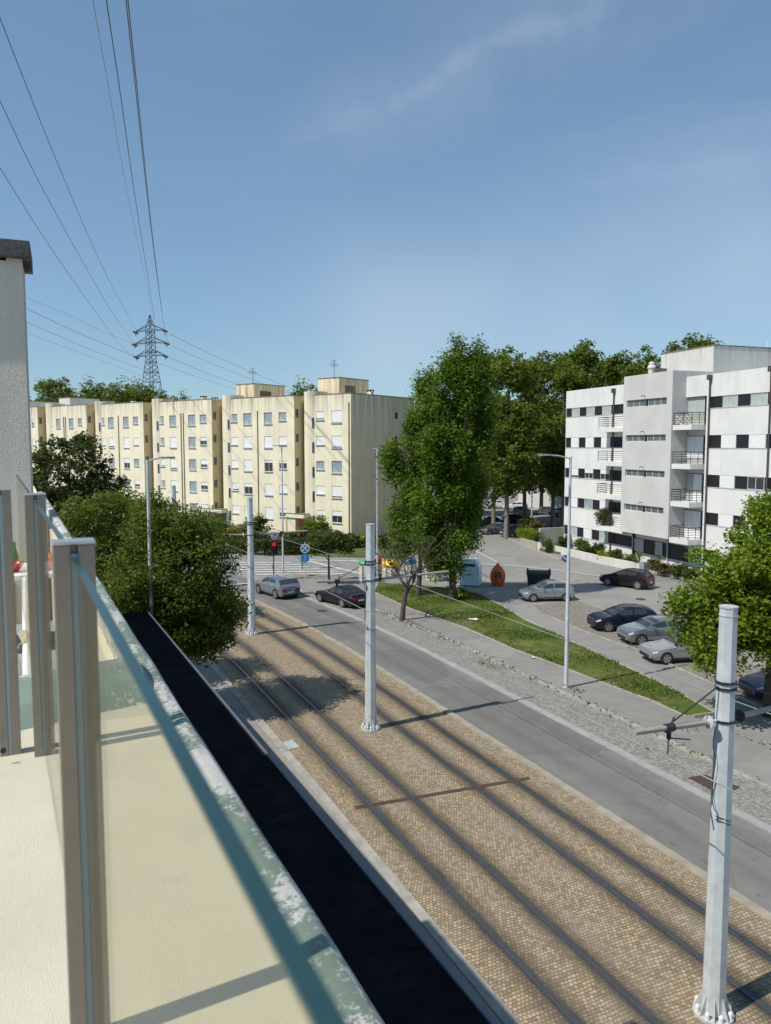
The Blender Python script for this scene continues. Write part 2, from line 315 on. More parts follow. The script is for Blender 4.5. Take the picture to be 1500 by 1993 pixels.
# flaking green coating over white
m, Nn, Ll, b = new_mat('flaking_green_paint'); v = coord(Nn)
fl = mth(Nn, Ll, 'ADD', mth(Nn, Ll, 'MULTIPLY', noise(Nn, Ll, mapping(Nn, Ll, v, (1, .45, 1)), 5.0, 4, .6), .55), mth(Nn, Ll, 'MULTIPLY', noise(Nn, Ll, v, 60, 6, .8), .45))
c0 = mixc(Nn, Ll, rng(Nn, Ll, noise(Nn, Ll, v, 6, 4), .3, .7), (.15, .205, .165), (.215, .28, .23))
c0 = mixc(Nn, Ll, rng(Nn, Ll, fl, .488, .510), c0, mixc(Nn, Ll, noise(Nn, Ll, v, 25, 4), (.46, .45, .42), (.70, .69, .66)))
c0 = mixc(Nn, Ll, rng(Nn, Ll, noise(Nn, Ll, mapping(Nn, Ll, v, loc=(1, 7, 3)), 14, 3), .64, .70, 0, .5), c0, (.38, .17, .13))
Ll.new(c0, b.inputs['Base Color']); b.inputs['Roughness'].default_value = .75
bump(Nn, Ll, b, fl, .5, .006); M['green_flake'] = m
m2_ = m.copy(); m2_.name = 'green_kerb_paint'; M['green_kerb'] = m2_
for n_ in m2_.node_tree.nodes:
    if n_.bl_idname == 'ShaderNodeMapRange' and abs(n_.inputs[1].default_value - .488) < 1e-4: n_.inputs[1].default_value = .545; n_.inputs[2].default_value = .575
m, Nn, Ll, b = new_mat('black_bitumen'); v = coord(Nn)
sy = Nn.new('ShaderNodeSeparateXYZ'); Ll.new(v, sy.inputs[0])
c0 = mixc(Nn, Ll, rng(Nn, Ll, noise(Nn, Ll, v, 1.6, 7, .7), .35, .72), (.007, .0075, .0095), (.018, .019, .024))
seam = mth(Nn, Ll, 'FRACT', mth(Nn, Ll, 'MULTIPLY', mth(Nn, Ll, 'ADD', sy.outputs[1], mth(Nn, Ll, 'MULTIPLY', sy.outputs[0], .25)), .55))
c0 = mixc(Nn, Ll, rng(Nn, Ll, seam, .0, .03, .8, 0.), c0, (.004, .004, .006))
c0 = mixc(Nn, Ll, rng(Nn, Ll, noise(Nn, Ll, mapping(Nn, Ll, v, (.4, 1.5, 1)), 2.2, 5, .8), .56, .70, 0, .5), c0, (.038, .041, .046))
Ll.new(c0, b.inputs['Base Color']); b.inputs['Roughness'].default_value = .95; b.inputs['Specular IOR Level'].default_value = .04
M['bitumen'] = m
M['stucco'] = render_wall('rough_stucco', (.69, .64, .55), (.36, .34, .29), 14.0, 1.6, .8, sc=3, base=.35)
nt_ = M['stucco'].node_tree; vv = nt_.nodes.new('ShaderNodeTexCoord').outputs['Object']
bump(nt_.nodes, nt_.links, nt_.nodes['Principled BSDF'], noise(nt_.nodes, nt_.links, vv, 55, 3), .9, .02)
M['capstone'] = mat('mossy_cap', (.10, .095, .085), .95, .6, 8, bmp=.8, bsc=30)
M['void'] = mat('dark_void', (.01, .01, .01), .9, .1, 1)
M['slab_grey'] = mat('grey_slab', (.26, .29, .30), .8, .25, 6, bmp=.2)
M['beige'] = mat('beige_plaster', (.45, .36, .20), .9, .15, 4, bmp=.2)
M['tablewhite'] = mat('white_plastic', (.80, .80, .78), .4, .06, 5)
M['bottle'] = mat('green_bottle', (.05, .19, .025), .08, .1, 6, spec=.8)
M['redbowl'] = mat('red_bowl', (.40, .035, .015), .25, .2, 12, spec=.7)
M['orangebag'] = mat('orange_bag', (.62, .20, .08), .5, .45, 22)
M['corrug'] = mat('corrugated_grey', (.24, .25, .26), .6, .2, 6)
M['creamplastic'] = mat('cream_plastic', (.62, .56, .38), .5, .1, 5)
# street furniture
M['sky_blue'] = mat('pale_blue_paint', (.58, .78, .84), .5, .1, 3)
M['orange'] = mat('orange_plastic', (.66, .125, .03), .5, .15, 4)
M['dumpster'] = mat('dark_green_plastic', (.022, .030, .034), .5, .2, 4)
M['lidg'] = mat('green_lid', (.05, .30, .11), .45, .1, 4)
M['lidr'] = mat('red_lid', (.42, .04, .05), .45, .1, 4)
M['lidy'] = mat('yellow_lid', (.70, .45, .01), .45, .1, 4)
M['lidb'] = mat('blue_lid', (.02, .20, .42), .45, .1, 4)
M['binbody'] = mat('cream_bin_body', (.62, .57, .46), .6, .2, 3)
M['sign_blue'] = mat('sign_blue', (.02, .09, .36), .35, .05, 3)
M['sign_blue2'] = mat('sign_light_blue', (.03, .20, .50), .35, .05, 3)
M['sign_white'] = mat('sign_white', (.66, .68, .70), .4, .05, 3)
M['sign_grey'] = mat('sign_back', (.26, .24, .25), .5, .2, 5)
M['sign_red'] = mat('sign_red', (.36, .02, .02), .4, .05, 3)
M['sign_black'] = mat('sign_black', (.02, .02, .025), .4, .05, 3)
M['sigblack'] = mat('signal_housing', (.012, .014, .016), .5, .1, 4)
def emis(name, c, s):
    m, N, L, b = new_mat(name); b.inputs['Base Color'].default_value = (*c, 1); b.inputs['Emission Color'].default_value = (*c, 1); b.inputs['Emission Strength'].default_value = s; return m
M['lit_red'] = emis('lit_red_lens', (.8, .02, .03), .55)
M['unlit'] = mat('unlit_lens', (.02, .03, .03), .2, .1, 4)
M['skin'] = mat('skin', (.42, .25, .18), .55, .1, 10)
M['shirt'] = mat('grey_blue_shirt', (.20, .24, .27), .9, .15, 10)
M['shorts'] = mat('navy_shorts', (.025, .045, .09), .9, .15, 10)
M['hair'] = mat('dark_hair', (.03, .02, .015), .8, .2, 20)
M['shoe'] = mat('shoe', (.35, .33, .30), .8, .2, 10)
M['dogfur'] = mat('white_fur', (.70, .68, .64), .95, .12, 12, bmp=.6, bsc=60)
M['litter'] = mat('white_paper', (.75, .75, .76), .8, .1, 6)
M['cover'] = mat('pale_cover', (.40, .44, .46), .7, .3, 6)
# ------------------------------------------------------------------ object helpers
def setp(o, label=None, cat=None, group=None, kind=None):
    if label: o['label'] = label
    if cat: o['category'] = cat
    if group: o['group'] = group
    if kind: o['kind'] = kind
    return o
def thing(name, label, cat, loc=(0, 0, 0), rotz=0., group=None):
    o = bpy.data.objects.new(name, None); COL.objects.link(o); o.empty_display_size = .2
    o.location = loc; o.rotation_euler = (0, 0, rotz)
    return setp(o, label, cat, group)
def dup(root, loc=None, rotz=None, label=None, group=None):
    r = root.copy(); COL.objects.link(r)
    if loc is not None: r.location = loc
    if rotz is not None: r.rotation_euler = (0, 0, rotz)
    if label: r['label'] = label
    if group: r['group'] = group
    for ch in list(root.children):
        c = ch.copy(); COL.objects.link(c); c.parent = r
        for g in list(ch.children):
            d = g.copy(); COL.objects.link(d); d.parent = c
    return r
def root_of(o):
    while o.parent: o = o.parent
    return o
class MB:
    def __init__(s): s.v = []; s.f = []; s.m = []; s.cur = 0; s.uv = None
    def add(s, vs, fs):
        k = len(s.v); s.v += [tuple(p) for p in vs]; s.f += [tuple(i + k for i in f) for f in fs]; s.m += [s.cur] * len(fs); return s
    def box(s, lo, hi, T=None):
        (a, b, c), (d, e, f) = lo, hi
        vs = [(a, b, c), (d, b, c), (d, e, c), (a, e, c), (a, b, f), (d, b, f), (d, e, f), (a, e, f)]
        if T is not None: vs = [T(Vector(p)) for p in vs]
        return s.add(vs, [(3, 2, 1, 0), (4, 5, 6, 7), (0, 1, 5, 4), (1, 2, 6, 5), (2, 3, 7, 6), (3, 0, 4, 7)])
    def cbox(s, c, sz, T=None):
        return s.box([c[i] - sz[i] / 2 for i in range(3)], [c[i] + sz[i] / 2 for i in range(3)], T)
    def tube(s, pts, rs, n=6, cap=True):
        pts = [Vector(p) for p in pts]
        if isinstance(rs, (int, float)): rs = [rs] * len(pts)
        k = len(s.v); ref = None; rings = []
        for i, p in enumerate(pts):
            d = (pts[min(i + 1, len(pts) - 1)] - pts[max(i - 1, 0)])
            d = d.normalized() if d.length > 1e-9 else Vector((0, 0, 1))
            if ref is None: ref = Vector((1, 0, 0)) if abs(d.x) < .9 else Vector((0, 1, 0))
            a = (ref - d * ref.dot(d)).normalized(); ref = a; b = d.cross(a)
            rings.append([p + (a * math.cos(2 * math.pi * (j + .5) / n) + b * math.sin(2 * math.pi * (j + .5) / n)) * rs[i] for j in range(n)])
        vs = [p for r in rings for p in r]; fs = []
        for i in range(len(pts) - 1):
            for j in range(n):
                fs.append((i * n + j, i * n + (j + 1) % n, (i + 1) * n + (j + 1) % n, (i + 1) * n + j))
        if cap: fs.append(tuple(range(n))[::-1]); fs.append(tuple((len(pts) - 1) * n + j for j in range(n)))
        return s.add(vs, fs)
    def lathe(s, prof, n=16, o=(0, 0, 0), axis='z'):
        vs = []; fs = []
        for (r, z) in prof:
            for j in range(n):
                a = 2 * math.pi * j / n; x, y = r * math.cos(a), r * math.sin(a)
                p = (x, y, z) if axis == 'z' else ((z, x, y) if axis == 'x' else (x, z, y))
                vs.append((p[0] + o[0], p[1] + o[1], p[2] + o[2]))
        for i in range(len(prof) - 1):
            for j in range(n): fs.append((i * n + j, i * n + (j + 1) % n, (i + 1) * n + (j + 1) % n, (i + 1) * n + j))
        fs.append(tuple(range(n))[::-1]); fs.append(tuple((len(prof) - 1) * n + j for j in range(n)))
        return s.add(vs, fs)
    def prism(s, poly, z0, z1):
        n = len(poly); vs = [(p[0], p[1], z0) for p in poly] + [(p[0], p[1], z1) for p in poly]
        return s.add(vs, [tuple(range(n))[::-1], tuple(range(n, 2 * n))] + [(i, (i + 1) % n, n + (i + 1) % n, n + i) for i in range(n)])
    def poly(s, pts): return s.add(pts, [tuple(range(len(pts)))])
    def build(s, name, mats, parent=None, world=False, smooth=False, kind=None, bevel=0, recalc=True):
        if not isinstance(mats, (list, tuple)): mats = [mats]
        me = bpy.data.meshes.new(name); vs = s.v
        if world and parent is not None:
            r = root_of(parent); Mi = (Matrix.Translation(r.location) @ Matrix.Rotation(r.rotation_euler.z, 4, 'Z')).inverted()
            vs = [tuple(Mi @ Vector(p)) for p in vs]
        org = Vector((0, 0, 0))
        if parent is None and kind is None:
            org = Vector((sum(p[0] for p in vs) / len(vs), sum(p[1] for p in vs) / len(vs), min(p[2] for p in vs)))
            vs = [tuple(Vector(p) - org) for p in vs]
        me.from_pydata(vs, [], s.f)
        for q in mats: me.materials.append(M[q] if isinstance(q, str) else q)
        me.polygons.foreach_set('material_index', s.m)
        if recalc:
            bm = bmesh.new(); bm.from_mesh(me); bmesh.ops.recalc_face_normals(bm, faces=bm.faces); bm.to_mesh(me); bm.free()
        if smooth:
            me.polygons.foreach_set('use_smooth', [True] * len(me.polygons)); me.set_sharp_from_angle(angle=R(smooth if smooth is not True else 40))
        me.update()
        o = bpy.data.objects.new(name, me); COL.objects.link(o); o.location = org
        if parent is not None: o.parent = parent
        if kind: o['kind'] = kind
        if bevel:
            bv = o.modifiers.new('bevel', 'BEVEL'); bv.width = bevel; bv.segments = 2; bv.limit_method = 'ANGLE'
        return o
def solo(mb, name, mats, label, cat, group=None, **k):
    return setp(mb.build(name, mats, **k), label, cat, group)

# leaf cloud ---------------------------------------------------------------
def leaf_mesh(name, centers, size, seed, up=.6, aspect=.55, mats=None, drop=0.):
    rs = np.random.RandomState(seed); n = len(centers)
    nr = rs.normal(size=(n, 3)); nr[:, 2] = np.abs(nr[:, 2]) + up; nr /= np.linalg.norm(nr, axis=1)[:, None]
    t = rs.normal(size=(n, 3)); t[:, 2] -= drop; t -= nr * (t * nr).sum(1)[:, None]; t /= np.linalg.norm(t, axis=1)[:, None]
    b = np.cross(nr, t); s = size * rs.uniform(.45, 1.45, n)[:, None]
    P = np.empty((n, 4, 3)); fold = nr * s * .12
    P[:, 0] = centers - t * s * .5; P[:, 1] = centers + b * s * aspect * .5 + fold
    P[:, 2] = centers + t * s * .5; P[:, 3] = centers - b * s * aspect * .5 + fold
    me = bpy.data.meshes.new(name); me.vertices.add(n * 4); me.vertices.foreach_set('co', P.reshape(-1))
    me.loops.add(n * 4); me.loops.foreach_set('vertex_index', np.arange(n * 4, dtype=np.int32))
    me.polygons.add(n); me.polygons.foreach_set('loop_start', np.arange(0, n * 4, 4, dtype=np.int32))
    me.update(calc_edges=True); me.validate()
    if mats: me.materials.append(M[mats])
    return me
def blob_points(blobs, n, seed, clump=.8, kper=14, squash=.7, shell=.5, jit=.12):
    rs = np.random.RandomState(seed)
    wts = np.array([(b[3] * b[3] * b[4]) ** (2 / 3) for b in blobs]); wts /= wts.sum()
    pts = []; cen = []
    for b, wt in zip(blobs, wts):
        x, y, z, rx, rz = b; nb = max(8, int(n * wt)); k = max(5, int(kper * (rx * rx * rz) ** (2 / 3) / (clump * clump) * .35))
        d = rs.normal(size=(k, 3)); d /= np.linalg.norm(d, axis=1)[:, None]
        u = rs.uniform(shell, 1.02, k)[:, None]
        c = d * u * np.array([rx, rx, rz]) + np.array([x, y, z])
        cr = clump * rs.uniform(.55, 1.3, k)
        ci = rs.randint(0, k, nb)
        q = rs.normal(size=(nb, 3)); q /= np.linalg.norm(q, axis=1)[:, None]
        q *= rs.uniform(.15, 1.0, nb)[:, None] ** .6
        pts.append(c[ci] + q * cr[ci][:, None] * np.array([1, 1, squash])); cen.append(c)
    pts = np.concatenate(pts); return pts + rs.normal(size=pts.shape) * jit, np.concatenate(cen)
def tree(name, label, loc, trunk_h, tr, blobs, n, leaf, lm, bark='bark', seed=1, clump=.8, squash=.7, shell=.5, limbs=14, lean=(0, 0), up=.6, group=None, aspect=.55, cat='tree', fork=None, rotz=0., drop=0., jit=.12):
    t = thing(name, label, cat, loc, rotz, group); rs = random.Random(seed)
    pts, cen = blob_points(blobs, n, seed, clump, squash=squash, shell=shell, jit=jit)
    me = leaf_mesh('crown', pts, leaf, seed + 5, up, aspect, lm, drop)
    c = bpy.data.objects.new('crown', me); COL.objects.link(c); c.parent = t
    mb = MB(); zt = max(b[2] + b[4] * .55 for b in blobs)
    ax = [(lean[0] * (i / 6) + .06 * tr * rs.uniform(-1, 1), lean[1] * (i / 6), trunk_h * i / 6 - .1) for i in range(7)]
    top = Vector(ax[-1])
    mb.tube(ax, [tr * (1.35 if i == 0 else 1.1 - .07 * i) for i in range(7)], 9)
    bx = sum(b[0] for b in blobs) / len(blobs); by = sum(b[1] for b in blobs) / len(blobs)
    mb.tube([top, top.lerp(Vector((bx, by, zt)), .5), Vector((bx, by, zt))], [tr * .62, tr * .36, tr * .08], 7)
    for i in range(limbs):
        e = Vector(cen[rs.randrange(len(cen))]); h = rs.uniform(.0, .55)
        s0 = top.lerp(Vector((bx, by, zt)), h) if e.z > top.z else top
        md = s0.lerp(e, .5) + Vector((0, 0, .12 * (e - s0).length))
        mb.tube([s0, md, e], [tr * (.45 - .3 * h), tr * .24, tr * .05], 5)
    mb.build('trunk', bark, t, smooth=True)
    return t
def bush(name, label, loc, r, h, n, leaf, lm, seed, cat='shrub', group=None, clump=None, up=.6, aspect=.55):
    blobs = [(0, 0, h * .5, r * .85, h * .5)]; rs = random.Random(seed)
    for _ in range(4): blobs.append((rs.uniform(-.5, .5) * r, rs.uniform(-.5, .5) * r, h * rs.uniform(.35, .75), r * .5, h * .32))
    t = thing(name, label, cat, loc, 0, group)
    pts, cen = blob_points(blobs, n, seed, clump or r * .33, jit=.05)
    pts[:, 2] = np.maximum(pts[:, 2], .03)
    c = bpy.data.objects.new('foliage', leaf_mesh('foliage', pts, leaf, seed, up, aspect, lm)); COL.objects.link(c); c.parent = t
    mb = MB()
    for k in range(5):
        e = Vector(cen[rs.randrange(len(cen))]); mb.tube([(0, 0, -.05), e * .5, e], [.04, .03, .012], 5)
    mb.build('stem', 'bark', t)
    return t
def hedge(name, label, p0, p1, wd, h, n, leaf, lm, seed, group=None):
    p0 = Vector(p0); p1 = Vector(p1); d = p1 - p0; ln = d.length; a = math.atan2(d.y, d.x)
    t = thing(name, label, 'hedge', p0, a, group); rs = np.random.RandomState(seed)
    P = rs.uniform(size=(n, 3)) * np.array([ln, wd, h]); ax = rs.randint(0, 3, n)
    P[ax == 0, 2] = h; mk = ax == 1; P[mk, 1] = np.where(rs.uniform(size=mk.sum()) < .7, 0, wd)
    P[:, 1] -= wd / 2; P += rs.normal(size=(n, 3)) * .07; P[:, 2] += .10 * np.sin(P[:, 0] * 1.9 + seed) + .05 * np.sin(P[:, 0] * 5.1)
    P[:, 2] = np.maximum(P[:, 2], .03)
    c = bpy.data.objects.new('foliage', leaf_mesh('foliage', P, leaf, seed, .5, .6, lm)); COL.objects.link(c); c.parent = t
    mb = MB()
    for i in range(int(ln / .7) + 1): mb.tube([(i * .7 + .2, 0, -.05), (i * .7 + .25, .05, h * .5), (i * .7 + .15, -.05, h * .9)], [.035, .03, .012], 5)
    mb.build('stem', 'bark', t)
    return t

# ------------------------------------------------------------------ ground
def cshift(Y):
    return -max(0., Y - 36) ** 2 / 330. if Y < 75 else -((39. ** 2) / 330. + 2 * 39. / 330. * (Y - 75))
def strip(name, x0, x1, y0, y1, z, m, depth=0., step=1.5, nx=1, kind='structure'):
    ys = list(np.arange(y0, y1, step)) + [y1]; mb = MB(); vs = []; uv = []
    for y in ys:
        for i in range(nx + 1):
            x = x0 + (x1 - x0) * i / nx; vs.append((x + cshift(y), y, z)); uv.append((x, y))
    fs = []
    for j in range(len(ys) - 1):
        for i in range(nx):
            a = j * (nx + 1) + i; fs.append((a, a + 1, a + nx + 2, a + nx + 1))
    top = len(fs)
    if depth:
        k = len(vs)
        for y in ys:
            for x in (x0, x1): vs.append((x + cshift(y), y, z - depth)); uv.append((x, y))
        for j in range(len(ys) - 1):
            fs.append((j * (nx + 1), (j + 1) * (nx + 1), k + 2 * j + 2, k + 2 * j)); fs.append((j * (nx + 1) + nx, k + 2 * j + 1, k + 2 * j + 3, (j + 1) * (nx + 1) + nx))
        fs.append((0, k, k + 1, nx)); n_ = len(ys) - 1; fs.append((n_ * (nx + 1), n_ * (nx + 1) + nx, k + 2 * n_ + 1, k + 2 * n_))
    me = bpy.data.meshes.new(name); me.from_pydata(vs, [], fs)
    u = me.uv_layers.new(name='UVMap')
    for lp in me.loops: u.data[lp.index].uv = uv[lp.vertex_index]
    me.materials.append(M[m]); me.update()
    o = bpy.data.objects.new(name, me); COL.objects.link(o)
    if kind: o['kind'] = kind
    return o
def sheet(name, pts, z, m, kind='structure', depth=0.):
    mb = MB(); vs = [(p.x, p.y, z) for p in pts]
    if depth: mb.prism([(p.x, p.y) for p in pts], z - depth, z)
    else: mb.poly(vs)
    o = mb.build(name, m, kind=kind); me = o.data
    u = me.uv_layers.new(name='UVMap')
    for lp in me.loops: c = me.vertices[lp.vertex_index].co; u.data[lp.index].uv = (c.x, c.y)
    return o
def ribbon(name, pts, wd, z, m, depth=.12, kind='structure', closed=False):
    mb = MB(); n = len(pts); L_ = []
    for i, p in enumerate(pts):
        a = pts[i - 1] if (i > 0 or closed) else p; b2 = pts[(i + 1) % n] if (i < n - 1 or closed) else p
        d = (Vector((b2.x, b2.y)) - Vector((a.x, a.y))).normalized(); nn = Vector((-d.y, d.x)) * wd / 2
        L_.append(((p.x + nn.x, p.y + nn.y), (p.x - nn.x, p.y - nn.y)))
    for i in range(n if closed else n - 1):
        (a, b2), (c, d) = L_[i], L_[(i + 1) % n]; q = [a, b2, d, c]
        mb.prism(q, z - depth, z)
    return mb.build(name, m, kind=kind)
# base sheet to the horizon
mb = MB(); nseg = 24; rad = [60, 200, 700, 2600]
vs = [(0, 0, 0)]; fs = []
for r_ in rad: vs += [(r_ * math.cos(2 * math.pi * i / nseg), 60 + r_ * math.sin(2 * math.pi * i / nseg), 0) for i in range(nseg)]
for i in range(nseg): fs.append((0, 1 + i, 1 + (i + 1) % nseg))
for k in range(len(rad) - 1):
    for i in range(nseg): fs.append((1 + k * nseg + i, 1 + (k + 1) * nseg + i, 1 + (k + 1) * nseg + (i + 1) % nseg, 1 + k * nseg + (i + 1) % nseg))
mb.add([(x, y, -.02) for x, y, z in vs], fs); mb.build('ground', 'ground', kind='structure')
Y0, YT = -6., 66.
strip('pavement', .8, 8.16, Y0, 90, .12, 'pave', .14)
strip('kerb', 8.16, 8.46, Y0, 90, .15, 'kerb', .17)
strip('tram_track_bed', 8.46, 15.98, Y0, 100, .010, 'cobble', 0, 1.2, 8)
strip('track_edge_kerb', 15.98, 16.28, Y0, 62, .06, 'kerb2', .08)
strip('road', 16.28, 19.76, Y0, 100, .002, 'road', 0)
strip('gutter', 19.76, 20.12, Y0, 55.5, .045, 'gutter', .06)
strip('parking_lane', 20.12, 22.18, Y0, 55.0, .050, 'setts', .06)
strip('pavement_kerb', 22.18, 22.36, Y0, 55.0, .13, 'kerb', .14)
strip('footpath', 22.36, 25.35, Y0, 54.0, .115, 'path', .12)
for x in RAILS:
    for nm, d, hw, z, mm in (('rail_groove', 0, .085, .016, 'railbed'), ('rail', -.022, .024, .026, 'rail'), ('rail', .045, .012, .022, 'rail')):
        strip(nm, x + d - hw, x + d + hw, Y0, 100, z, mm, 0 if nm == 'rail_groove' else .02)
# drain strip across the tracks
a, b_ = G(690, 1573), G(1030, 1515); d = (b_ - a).normalized(); nn = Vector((-d.y, d.x, 0)) * .10
sheet('drain_channel', [a - nn, b_ - nn, b_ + nn, a + nn], .020, 'rust')
# grass verge
gp = [(728, 1152), (800, 1185), (906, 1222), (1000, 1263), (1090, 1296), (1153, 1321), (1270, 1364), (1335, 1394), (1390, 1386), (1340, 1358), (1290, 1331), (1237, 1306), (1172, 1276), (1098, 1240), (1022, 1206), (974, 1177), (938, 1158), (905, 1149), (860, 1143), (800, 1138), (735, 1133)]
GV = [G(x, y, .12) for x, y in gp]
sheet('grass_verge', GV, .12, 'grass', depth=.13)
ribbon('verge_kerb', GV, .13, .135, 'kerb', .15, closed=True)
# grass blades on the verge
def inside(p, poly):
    c = False; j = len(poly) - 1
    for i in range(len(poly)):
        if (poly[i].y > p[1]) != (poly[j].y > p[1]) and p[0] < (poly[j].x - poly[i].x) * (p[1] - poly[i].y) / (poly[j].y - poly[i].y) + poly[i].x: c = not c
        j = i
    return c
bx0, bx1 = min(p.x for p in GV), max(p.x for p in GV); by0, by1 = min(p.y for p in GV), max(p.y for p in GV)
P = []; k = 0
while len(P) < 9000 and k < 400000:
    k += 1; q = (rnd.uniform(bx0, bx1), rnd.uniform(by0, by1))
    if math.sin(q[0] * 1.3 + 2 * math.sin(q[1] * .5)) + math.sin(q[1] * 1.1) < rnd.uniform(-1.6, 1.2) and inside(q, GV): P.append((q[0], q[1], .135 + rnd.uniform(0, .05)))
me = leaf_mesh('grass_blades', np.array(P), .13, 3, .05, .35, 'blade')
o = bpy.data.objects.new('grass_blades', me); COL.objects.link(o); setp(o, kind='stuff')
# paved corner beyond the parking lane
sheet('corner_pavement', [G(*p, .1) for p in [(575, 1154), (640, 1151), (700, 1150), (728, 1152), (735, 1133), (700, 1122), (640, 1117), (560, 1117)]], .10, 'path', depth=.11)
ribbon('corner_kerb', [G(*p, .1) for p in [(735, 1134), (700, 1123), (640, 1118), (565, 1118), (572, 1135), (590, 1153), (640, 1150)]], .16, .12, 'kerb')
# parking bays under the tree
sheet('parking_bays', [G(*p) for p in [(1040, 1178), (1128, 1167), (1184, 1188), (1300, 1228), (1420, 1275), (1560, 1335), (1620, 1450), (1500, 1386), (1420, 1345), (1300, 1291), (1234, 1262), (1139, 1229), (1060, 1196)]], .004, 'bay')
ribbon('bay_kerb', [G(*p) for p in [(1620, 1452), (1500, 1388), (1420, 1347), (1300, 1292), (1234, 1263), (1139, 1230), (1060, 1197)]], .14, .05, 'kerb', .06)
ribbon('bay_line', [G(*p) for p in [(1122, 1167), (1184, 1189), (1300, 1229), (1420, 1276)]], .14, .010, 'gutter', .008)
ribbon('crossing_strip', [G(*p) for p in [(935, 1098), (1020, 1103), (1100, 1112), (1175, 1122)]], .75, .012, 'gutter', .01)
ribbon('street_kerb', [G(*p) for p in [(985, 1046), (1020, 1062), (1055, 1077), (1090, 1090)]], .28, .10, 'kerb', .12)
ribbon('lane_line', [G(*p) for p in [(925, 1072), (968, 1094)]], .18, .008, 'paint', .006)
# far junction: zebra crossing and lines
zr = [((452, 1096), (566, 1095)), ((444, 1100), (586, 1099)), ((450, 1104.5), (602, 1103.5)), ((466, 1109), (624, 1107.5)), ((482, 1113.5), (650, 1112)), ((498, 1118.5), (668, 1116.5))]
for (p, q) in zr:
    a, b_ = G(*p), G(*q); d = (b_ - a).normalized(); nn = Vector((-d.y, d.x, 0)) * .30
    sheet('zebra_stripe', [a - nn, b_ - nn, b_ + nn, a + nn], .016, 'paint')
for (p, q, wd) in (((600, 1092), (712, 1119), .55), ((430, 1140), (484, 1135), .35), ((600, 1090), (735, 1093), .6)):
    a, b_ = G(*p), G(*q); d = (b_ - a).normalized(); nn = Vector((-d.y, d.x, 0)) * wd / 2
    sheet('road_marking', [a - nn, b_ - nn, b_ + nn, a + nn], .014, 'paint')
sheet('far_lawn', [G(*p) for p in [(370, 1060), (480, 1070), (560, 1077), (640, 1084), (770, 1086), (800, 1080), (800, 1040), (700, 1040), (370, 1035)]], .10, 'grass2', depth=.11)
sheet('planting_bed', [G(*p) for p in [(1050, 1072), (1250, 1108), (1390, 1142), (1400, 1110), (1260, 1080), (1060, 1050)]], .25, 'grass2', depth=.27)
ribbon('bed_kerb', [G(*p) for p in [(1250, 1112), (1320, 1126), (1390, 1145)]], .16, .27, 'kerb', .28)
# covers and plates
for (px, py, r_, lab) in ((627, 1189, .34, 'round dark manhole cover in the road behind the black saloon'), (606, 1122, .36, 'round dark manhole cover in the pavement by the zebra crossing'), (1246, 1166, .33, 'round manhole cover in the parking street')):
    p = G(px, py); z = .006 if px != 606 else .106; mb = MB()
    mb.lathe([(r_ * 1.12, z), (r_ * 1.12, z + .012), (r_, z + .014), (r_ * .96, z + .010), (r_ * .5, z + .012), (r_ * .45, z + .016), (.02, z + .016)], 20, (p.x, p.y, 0))
    solo(mb, 'manhole_cover', 'iron', lab, 'manhole cover', 'manhole covers')
p = [G(*q, .06) for q in [(1338, 1513), (1372, 1508), (1440, 1532), (1404, 1548)]]
mb = MB(); mb.prism([(q.x, q.y) for q in p], .058, .072); solo(mb, 'steel_plate', 'rust', 'brown rusty steel plate lying flat on the grey setts by the road', 'plate')
p = [G(*q) for q in [(549, 1446), (569, 1441), (583, 1455), (562, 1460)]]
mb = MB(); mb.prism([(q.x, q.y) for q in p], .012, .030); solo(mb, 'inspection_cover', 'cover', 'pale square inspection cover in the cobbles beside the kerb', 'cover')
for (px, py, s, lab) in ((921, 1206, .35, 'crumpled white paper lying on the grass verge'), (1037, 1281, .12, 'small white scrap of litter on the footpath kerb')):
    p = G(px, py, .13); mb = MB(); q = []
    for i in range(7): a = i * .9; q.append((p.x + s * math.cos(a) * rnd.uniform(.6, 1.2), p.y + s * math.sin(a) * rnd.uniform(.6, 1.2), .14 + rnd.uniform(.01, .09)))
    mb.add([(p.x, p.y, .22)] + q, [(0, 1 + i, 1 + (i + 1) % 7) for i in range(7)]); solo(mb, 'litter', 'litter', lab, 'litter')
# loose stones and weeds along kerbs (uncountable debris)
mb = MB()
for _ in range(420):
    y = rnd.uniform(18, 54); x = rnd.choice((rnd.gauss(22.25, .15), rnd.gauss(25.2, .08), rnd.gauss(22.25, .2))); s = rnd.uniform(.02, .075)
    if rnd.random() < .45: y = rnd.gauss(45, 2.5)
    c = Vector((x + cshift(y), y, .13)); mb.tube([c + Vector((-s, 0, 0)), c + Vector((0, s * .3, s * .3)), c + Vector((s, 0, 0))], [s * .3, s * .75, s * .25], 5)
mb.build('rubble', 'bark_pale', kind='stuff')
P = []
for _ in range(650):
    y = rnd.uniform(17, 53); x = rnd.choice((22.15, 22.35, 25.3)); g = .5 + .5 * math.sin(y * 1.7) * math.sin(y * .61 + x)
    if rnd.random() < g * .9: P.append((x + rnd.gauss(0, .10) + cshift(y), y, .14 + rnd.uniform(0, .08)))
for (px, py) in ((1220, 1240), (1232, 1262), (960, 1298), (1120, 1345), (1330, 1420), (940, 1290)):
    c = G(px, py, .1)
    for _ in range(30): P.append((c.x + rnd.gauss(0, .25), c.y + rnd.gauss(0, .3), .12 + abs(rnd.gauss(0, .12))))
o = bpy.data.objects.new('weeds', leaf_mesh('weeds', np.array(P), .14, 9, .1, .4, 'blade')); COL.objects.link(o); setp(o, kind='stuff')
